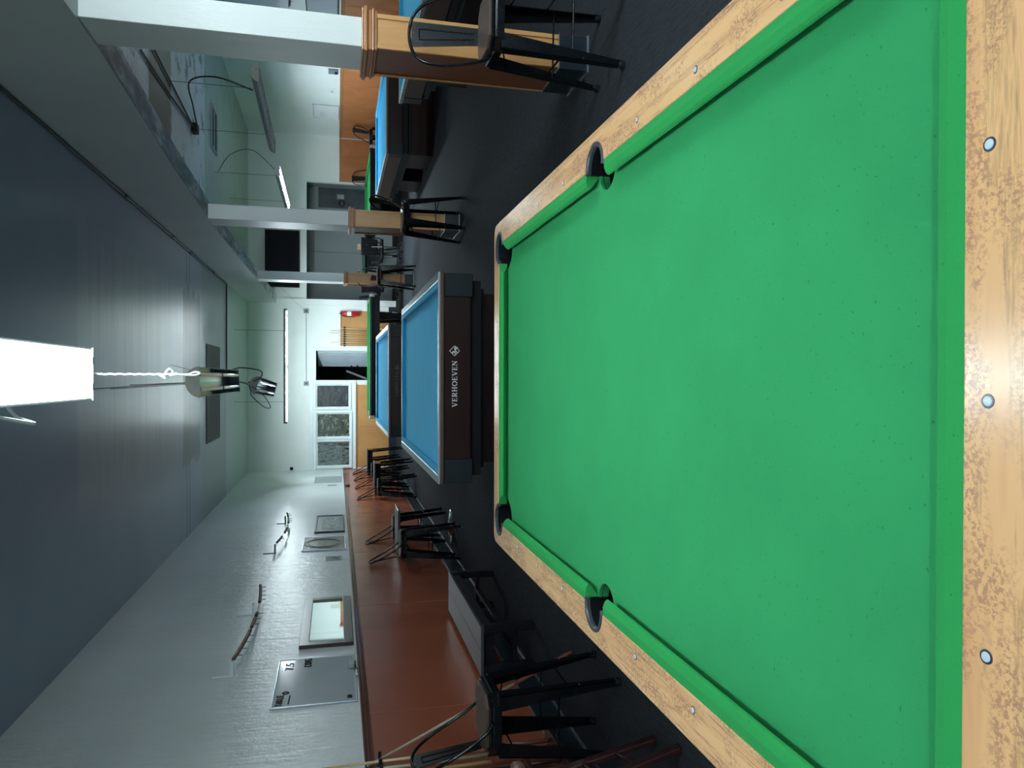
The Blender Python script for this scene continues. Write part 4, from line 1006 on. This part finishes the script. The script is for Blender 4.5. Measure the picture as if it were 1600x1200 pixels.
# scoring beads strung along the wall
def bead_wire(label, side, xw, y0, y1, z0, brA, brB, groups, zmid, arm=0.13, dark=True, white=False, groupname='scoring bead wires'):
    t = thing('scoring_bead_wire', label, 'scoring beads', (xw, y0, z0), 0, groupname)
    L = y1 - y0
    mbr = m_trimwhite if white else m_lampback
    for (yy, zt_) in (brA, brB):
        bm = B()
        box(bm, *sorted((side * 0.001, side * 0.012)), yy - y0 - 0.011, yy - y0 + 0.011, -0.01, zt_)
        box(bm, *sorted((side * 0.001, side * arm)), yy - y0 - 0.009, yy - y0 + 0.009, -0.012, 0.012)
        mk('bracket', bm, mbr, t, 0.002)
    pts = []
    for k in range(13):
        f = k / 12; pts.append((side * arm, L * f, -4 * zmid * f * (1 - f)))
    bm = B(); tube(bm, pts, 0.0025, 5); w = mk('wire', bm, m_wire, t)
    def on(f): return Vector((side * arm, L * f, -4 * zmid * f * (1 - f)))
    for f0, n, mt in groups:
        f = f0
        for k in range(n):
            a = on(f); b = on(f + 0.030 / L)
            bm = B(); m = (a + b) / 2
            tube(bm, [a, a + (b - a) * 0.15, a + (b - a) * 0.85, b], 0.016, 10, taper=[0.011, 0.0165, 0.0165, 0.011]); mk('bead', bm, mt, t, smooth=True)
            if k % 5 == 2:
                bm = B(); tube(bm, [m + Vector((0, 0, -0.01)), m + Vector((0, 0, -0.055))], 0.003, 5); mk('shadow_pin', bm, m_wire, t)  # dark pins modelled for the comb of shadows below the beads
            f += 0.032 / L
    return t
bead_wire('long sagging wire of red-brown and dark scoring beads on a white bracket', 1, XL, 6.30, 8.60, 2.40, (6.32, 0.16), (7.9, 0.17), [(0.02, 22, m_beadred), (0.36, 8, m_beadred), (0.50, 3, m_beaddark), (0.70, 20, m_beaddark)], 0.07, white=True)
bead_wire('dark scoring bead wire hung between two brackets above the silver print', 1, XL, 10.6, 13.1, 2.40, (10.62, 0.16), (12.75, 0.14), [(0.05, 12, m_beaddark), (0.32, 10, m_beaddark), (0.62, 14, m_beaddark), (0.84, 10, m_beaddark)], 0.09)
bead_wire('dark scoring bead wire on the right wall behind the nearest pillar', -1, XR, 11.4, 13.0, 2.35, (12.95, 0.16), (11.5, 0.16), [(0.1, 10, m_beaddark), (0.7, 12, m_beaddark)], 0.05)

# ------------------------------------------------------------------ right wall things
def wall_frame_r(name, label, cat, y0, y1, z0, z1, w, fmat, pmat, depth=0.03, part='picture'):
    t = wall_frame(name, label, cat, y0, y1, z0, z1, w, fmat, pmat, depth, part)
    t.location.x = XR - 0.001; t.rotation_euler.z = PI; return t
t = wall_frame_r('whiteboard', 'small whiteboard with faint writing on the right wall', 'whiteboard', 17.72, 18.65, 1.50, 2.11, 0.015, m_metaledge, m_white, 0.02, 'writing_surface')
bm = B()
for k in range(12):
    z = 0.14 - 0.03 * (k % 4); y = -0.3 + 0.10 * (k // 4)
    tube(bm, [(0.0125, y, z), (0.0125, y + 0.07, z - 0.015)], 0.003, 4)
mk('marker_writing', bm, m_lampback, t)
t = wall_frame_r('whiteboard', 'dark edged board on the right wall, partly hidden behind the nearest pillar', 'whiteboard', 12.3, 13.3, 1.53, 2.08, 0.02, m_blkmatte, m_board, 0.03, 'writing_surface')
t = thing('light_switch', 'pale switch plate on the right wall near the pillar', 'switch', (XR - 0.001, 16.85, 1.66))
bm = B(); box(bm, -0.01, 0, -0.13, 0.13, -0.07, 0.07); mk('plate', bm, m_white, t, 0.003)
bm = B(); box(bm, -0.02, -0.0105, -0.02, 0.02, -0.03, 0.03); mk('toggle', bm, m_ltgrey, t)
t = thing('light_switch', 'dark switch and bell box beside the nearest pillar on the right wall', 'switch', (XR - 0.001, 15.75, 1.60))
bm = B(); box(bm, -0.03, 0, -0.12, 0.10, -0.07, 0.13); mk('plate', bm, m_box, t, 0.004)
bm = B(); box(bm, -0.05, -0.031, -0.05, 0.05, -0.05, 0.0); mk('button', bm, m_blkmatte, t)

# ------------------------------------------------------------------ far wall things
t = thing('television', 'large black wall television high above the hall opening', 'television', (3.10, 19.80, 2.93))
bm = B(); box(bm, -0.74, 0.74, 0.0, 0.05, -0.43, 0.43); mk('casing', bm, m_blkmatte, t, 0.008)
bm = B(); box(bm, -0.72, 0.72, -0.003, -0.0005, -0.41, 0.41); mk('screen', bm, m_tv, t)
bm = B(); box(bm, -0.2, 0.2, 0.051, 0.198, -0.15, 0.15); mk('wall_bracket', bm, m_blkmatte, t)
for (x, lb) in ((1.77, 'grey square electrical box on the far wall above the fire extinguisher'), (-0.14, 'grey square electrical box on the far wall above the window corner')):
    t = thing('electrical_box', lb, 'electrical box', (x, YF - 0.001, 2.34))
    bm = B(); box(bm, -0.055, 0.055, -0.05, 0, -0.06, 0.06); mk('box', bm, m_box, t, 0.004)
    bm = B(); lathe(bm, [(0.02, 0), (0.02, 0.006)], 0, 0, 12)
    for v in bm.verts: v.co = Vector((v.co.x, -0.0505 - v.co.z, v.co.y))
    mk('knockout', bm, m_blkmatte, t)
bm = B(); tube(bm, [(-0.08, YF - 0.03, 2.34), (1.71, YF - 0.03, 2.34)], 0.009, 8)
tag(mk('conduit', bm, m_ltgrey), 'thin pale conduit joining the two grey boxes on the far wall', 'conduit')
# fire extinguisher
t = thing('fire_extinguisher', 'red fire extinguisher with white label on the far wall panelling', 'fire extinguisher', (1.72, YF - 0.10, 0.98))
bm = B(); lathe(bm, [(0.055, 0.0), (0.066, 0.015), (0.066, 0.36), (0.05, 0.41), (0.022, 0.435), (0.022, 0.45)], 0, 0, 20); mk('cylinder', bm, m_red, t, smooth=True)
bm = B(); lathe(bm, [(0.067, 0.20), (0.067, 0.31)], 0, 0, 20, cap=False); mk('label_band', bm, m_white, t)
bm = B(); box(bm, -0.015, 0.015, -0.015, 0.015, 0.45, 0.49); box(bm, -0.012, 0.012, -0.10, 0.02, 0.49, 0.505); box(bm, -0.012, 0.012, -0.10, 0.0, 0.465, 0.475); mk('valve', bm, m_blkmatte, t)
bm = B(); tube(bm, smooth_path([(0, 0.0, 0.46), (-0.05, -0.03, 0.44), (-0.085, -0.03, 0.30), (-0.08, -0.02, 0.10)], 5), 0.009, 8); mk('hose', bm, m_blkmatte, t)
bm = B(); box(bm, -0.03, 0.03, 0.067, 0.08, 0.1, 0.35); mk('wall_hook', bm, m_box, t)

# cue racks and cues
def cue(loc, tilt_to, label, group, mat=None, length=1.45, butt=None, split=0.30):
    """loc = foot, tilt_to = tip point"""
    a = Vector(loc); b = a + (Vector(tilt_to) - a).normalized() * length
    t = thing('billiard_cue', label, 'cue', a, 0, group)
    d = b - a
    bm = B(); tube(bm, [d * split, d * 0.985], 0.01, 10, taper=[0.0125, 0.0065]); mk('shaft', bm, mat or m_cuewood, t, smooth=True)
    bm = B(); tube(bm, [d * 0.0, d * 0.01, d * split], 0.014, 10, taper=[0.012, 0.0145, 0.0126]); mk('butt', bm, butt or mat or m_cuewood, t, smooth=True)
    bm = B(); tube(bm, [d * 0.985, d * 0.996], 0.0066, 8); mk('ferrule', bm, m_ferrule, t)
    bm = B(); tube(bm, [d * 0.996, d * 1.0], 0.0062, 8); mk('tip', bm, m_blkmatte, t)
    return t
def cue_tip_height(d, z): return z
# near rack on the left wall
rk = thing('cue_rack', 'black comb cue rack on the near left wall panelling', 'cue rack', (XL + 0.019, 4.28, 0))
bm = B(); box(bm, 0.001, 0.02, -0.36, 0.36, 1.29, 1.33)
for k in range(9): box(bm, 0.02, 0.085, -0.345 + k * 0.085 - 0.010, -0.345 + k * 0.085 + 0.010, 1.30, 1.32)
mk('clip_bar', bm, m_blkmatte, rk, 0.002)
bm = B(); box(bm, 0.001, 0.13, -0.38, 0.38, 0.20, 0.225); mk('shelf', bm, m_redwood, rk, 0.003)
near_desc = ['nearest the bench', 'second from the bench', 'third from the bench', 'fourth from the bench', 'fifth from the bench']
for k in range(5):
    y = 4.545 - 0.085 * k
    cue((XL + 0.085, y, 0.226), (XL + 0.075, y, 1.7), 'upright cue in the near left rack, ' + near_desc[k] + (', pale maple' if k % 2 == 0 else ', greyish'), 'cues in the near left rack', m_cuewood if k % 2 == 0 else m_cuegrey, 1.455 - 0.03 * (k % 3), m_cuedark if k in (1, 3) else m_cuered)
cue((-1.86, 4.72, 0.012), (-2.385, 4.60, 1.33), 'pale cue leaning away from the near left rack behind the stool', 'cues in the near left rack', m_cuegrey, 1.50, m_cuered)
# far rack
rk = thing('cue_rack', 'black comb cue rack on the far wall between door and fire extinguisher', 'cue rack', (1.12, YF - 0.019, 0))
bm = B(); box(bm, -0.27, 0.25, -0.02, -0.001, 1.34, 1.38)
for k in range(9): lathe(bm, [(0.016, 1.34), (0.016, 1.38)], -0.255 + k * 0.061, -0.05, 8); box(bm, -0.255 + k * 0.061 - 0.006, -0.255 + k * 0.061 + 0.006, -0.05, -0.02, 1.35, 1.37)
mk('clip_bar', bm, m_blkmatte, rk)
bm = B(); box(bm, -0.29, 0.27, -0.11, -0.012, 0.20, 0.225); mk('shelf', bm, m_pilwood, rk)
far_h = [1.30, 1.50, 1.29, 1.30, 1.29, 1.52, 1.50, 1.28]
far_w = ['closest to the door', 'second from the door', 'third from the door', 'fourth from the door', 'fourth from the extinguisher', 'third from the extinguisher', 'second from the extinguisher', 'closest to the extinguisher']
for k in range(8):
    x = 1.12 - 0.225 + k * 0.061
    cue((x, YF - 0.072, 0.226), (x, YF - 0.066, 1.8), 'thin cue in the far rack, ' + far_w[k] + (', short' if far_h[k] < 1.4 else ', long tip above the panelling'), 'cues in the far rack', m_cuewood if k % 2 else m_cuegrey, far_h[k], m_cuewood if k != 6 else m_cuedark)

# ------------------------------------------------------------------ dark red wooden chair at the left frame edge
t = thing('wooden_chair', 'dark red wooden chair cut off by the frame beside the near cue rack', 'chair', (-2.06, 3.35, 0))
legs = [((0.24, 0.06), (0.07, 0.26)), ((0.34, -0.20), (0.12, 0.10))]
def slat(bm, p, q, w, th, wdir=Vector((0, 1, 0))):
    p = Vector(p); q = Vector(q); d = (q - p).normalized(); wv = (wdir - d * wdir.dot(d)).normalized() * w / 2; n = d.cross(wv).normalized() * th / 2
    hexa(bm, [p - wv - n, p + wv - n, p + wv + n, p - wv + n, q - wv - n, q + wv - n, q + wv + n, q - wv + n])
for (fx, fy), (tx, ty) in ((((0.235, 0.06)), (0.02, 0.20)), ((0.325, -0.21), (0.08, -0.10)), ((-0.25, 0.06), (-0.12, 0.2)), ((-0.25, -0.21), (-0.12, -0.1))):
    bm = B(); slat(bm, (fx, fy, 0.0), (tx, ty, 0.62), 0.045, 0.028); mk('leg', bm, m_redwood, t, 0.004)
for z in (0.20, 0.36):
    k = z / 0.62
    a = Vector((0.235 + (0.02 - 0.235) * k, 0.06 + 0.14 * k, z)); b = Vector((0.325 + (0.08 - 0.325) * k, -0.21 + 0.11 * k, z))
    bm = B(); tube(bm, [a, b], 0.012, 10); mk('rung', bm, m_redwood, t, smooth=True)
bm = B(); box(bm, -0.22, 0.12, -0.16, 0.24, 0.615, 0.645); mk('seat', bm, m_redwood, t, 0.008)
bm = B(); slat(bm, (-0.18, 0.22, 0.64), (-0.24, 0.24, 1.05), 0.04, 0.03); slat(bm, (-0.18, -0.14, 0.64), (-0.24, -0.15, 1.05), 0.04, 0.03)
for z in (0.78, 0.9, 1.0): slat(bm, (-0.21, 0.22, z), (-0.21, -0.14, z), 0.02, 0.04, Vector((1, 0, 0)))
mk('backrest', bm, m_redwood, t)
bm = B(); lathe(bm, [(0.010, 0.645), (0.030, 0.66), (0.040, 0.685), (0.034, 0.712), (0.012, 0.725)], 0.10, 0.19, 16); mk('knob', bm, m_knob, t, smooth=True, label='rounded brown arm end')

# ------------------------------------------------------------------ card table, office chairs and storage before the hall
t = thing('card_table', 'dark green edged card table full of clutter before the hall opening', 'table', (3.00, 19.0, 0))
bm = B(); lathe(bm, [(0.50, 0.86), (0.52, 0.875), (0.52, 0.90), (0.50, 0.915)], 0, 0, 28)
mk('tabletop', bm, m_pokergreen, t, smooth=False)
bm = B(); lathe(bm, [(0.47, 0.80), (0.47, 0.859)], 0, 0, 28); mk('skirt', bm, m_blackbody, t)
for k in range(4):
    a = PI / 4 + k * PI / 2; bm = B(); tube(bm, [(0.30 * math.cos(a), 0.30 * math.sin(a), 0.80), (0.42 * math.cos(a), 0.42 * math.sin(a), 0.0)], 0.025, 8); mk('leg', bm, m_blackbody, t)
def office_chair(label, loc, rz):
    t = thing('office_chair', label, 'office chair', loc, rz, 'black office chairs at the card table')
    bm = B(); box(bm, -0.24, 0.24, -0.24, 0.22, 0.46, 0.54); mk('seat', bm, m_blkmatte, t, 0.03)
    bm = B(); hexa(bm, [(-0.2, 0.20, 0.60), (0.2, 0.20, 0.60), (0.2, 0.25, 0.60), (-0.2, 0.25, 0.60), (-0.22, 0.26, 1.0), (0.22, 0.26, 1.0), (0.22, 0.32, 1.0), (-0.22, 0.32, 1.0)]); mk('backrest', bm, m_blkmatte, t, 0.02)
    bm = B(); tube(bm, [(0, 0.20, 0.47), (0, 0.28, 0.50), (0, 0.27, 0.75)], 0.02, 8); tube(bm, [(0, 0, 0.10), (0, 0, 0.46)], 0.025, 10); mk('post', bm, m_chrome, t)
    for s in (-1, 1):
        bm = B(); tube(bm, smooth_path([(s * 0.22, 0.10, 0.50), (s * 0.29, 0.08, 0.55), (s * 0.29, 0.06, 0.70), (s * 0.29, -0.15, 0.70), (s * 0.27, -0.16, 0.55), (s * 0.22, -0.12, 0.50)], 4), 0.014, 8); mk('armrest', bm, m_blkmatte, t)
    for k in range(5):
        a = k * 2 * PI / 5; bm = B(); tube(bm, [(0, 0, 0.11), (0.28 * math.cos(a), 0.28 * math.sin(a), 0.065)], 0.018, 6); lg = mk('base_arm', bm, m_blkmatte, t)
        bm = B(); tube(bm, [(0.28 * math.cos(a) - 0.014, 0.28 * math.sin(a), 0.028), (0.28 * math.cos(a) + 0.014, 0.28 * math.sin(a), 0.028)], 0.028, 10); mk('castor', bm, m_blkmatte, lg)
    return t
oc = office_chair('black office chair in front of the card table, showing its back', (3.10, 18.05, 0), math.radians(190))
oc['label'] = 'black office chair in front of the card table, between second and third pillar'
for loc, rz, lb in (((2.36, 19.2, 0), 1.4, 'black office chair left of the card table behind the third pillar'),
                    ((2.36, 17.75, 0), 2.6, 'black office chair closest to the third pillar, right of it')):
    dup(oc, loc, rz, lb, 'black office chairs at the card table')
for k, (x, h, mt, lb) in enumerate(((2.98, 0.78, m_ltgrey, 'pale grey storage bin by the hall opening, leftmost of the row'), (3.26, 0.80, m_ltgrey, 'pale grey storage bin by the hall opening, middle of the row'),
                                (3.54, 0.82, m_ltgrey, 'pale grey storage bin by the hall opening, right of the middle'))):
    t = thing('storage_bin', lb, 'bin', (x - 0.15, 19.70, 0), 0, 'pale bins by the hall opening')
    bm = B(); hexa(bm, [(-0.10, -0.12, 0), (0.10, -0.12, 0), (0.10, 0.12, 0), (-0.10, 0.12, 0), (-0.125, -0.14, h), (0.125, -0.14, h), (0.125, 0.14, h), (-0.125, 0.14, h)]); mk('body', bm, mt, t, 0.006)
    bm = B(); box(bm, -0.132, 0.132, -0.147, 0.147, h + 0.001, h + 0.03); mk('lid', bm, m_box, t, 0.004)
t = thing('cardboard_box', 'tan cardboard box on the card table by the second pillar', 'box', (3.30, 18.80, 0.916))
bm = B(); box(bm, -0.06, 0.07, -0.08, 0.08, 0, 0.13); mk('body', bm, m_case, t, 0.003)
bm = B(); box(bm, -0.065, 0.075, -0.085, 0.085, 0.131, 0.14); mk('flap', bm, m_case, t)
# small pale box under the crosswise table
t = thing('floor_tray', 'small pale blue tray on the floor beyond the crosswise table', 'tray', (1.67, 19.55, 0))
bm = B(); hexa(bm, [(-0.06, -0.1, 0), (0.06, -0.1, 0), (0.06, 0.1, 0), (-0.06, 0.1, 0), (-0.08, -0.12, 0.12), (0.08, -0.12, 0.12), (0.08, 0.12, 0.12), (-0.08, 0.12, 0.12)]); mk('body', bm, m_doorwhite, t)
bm = B(); frame_rect(bm, -0.07, 0.07, 0.11, 0.125, 0.012, -0.125, -0.121); mk('rim', bm, m_white, t)
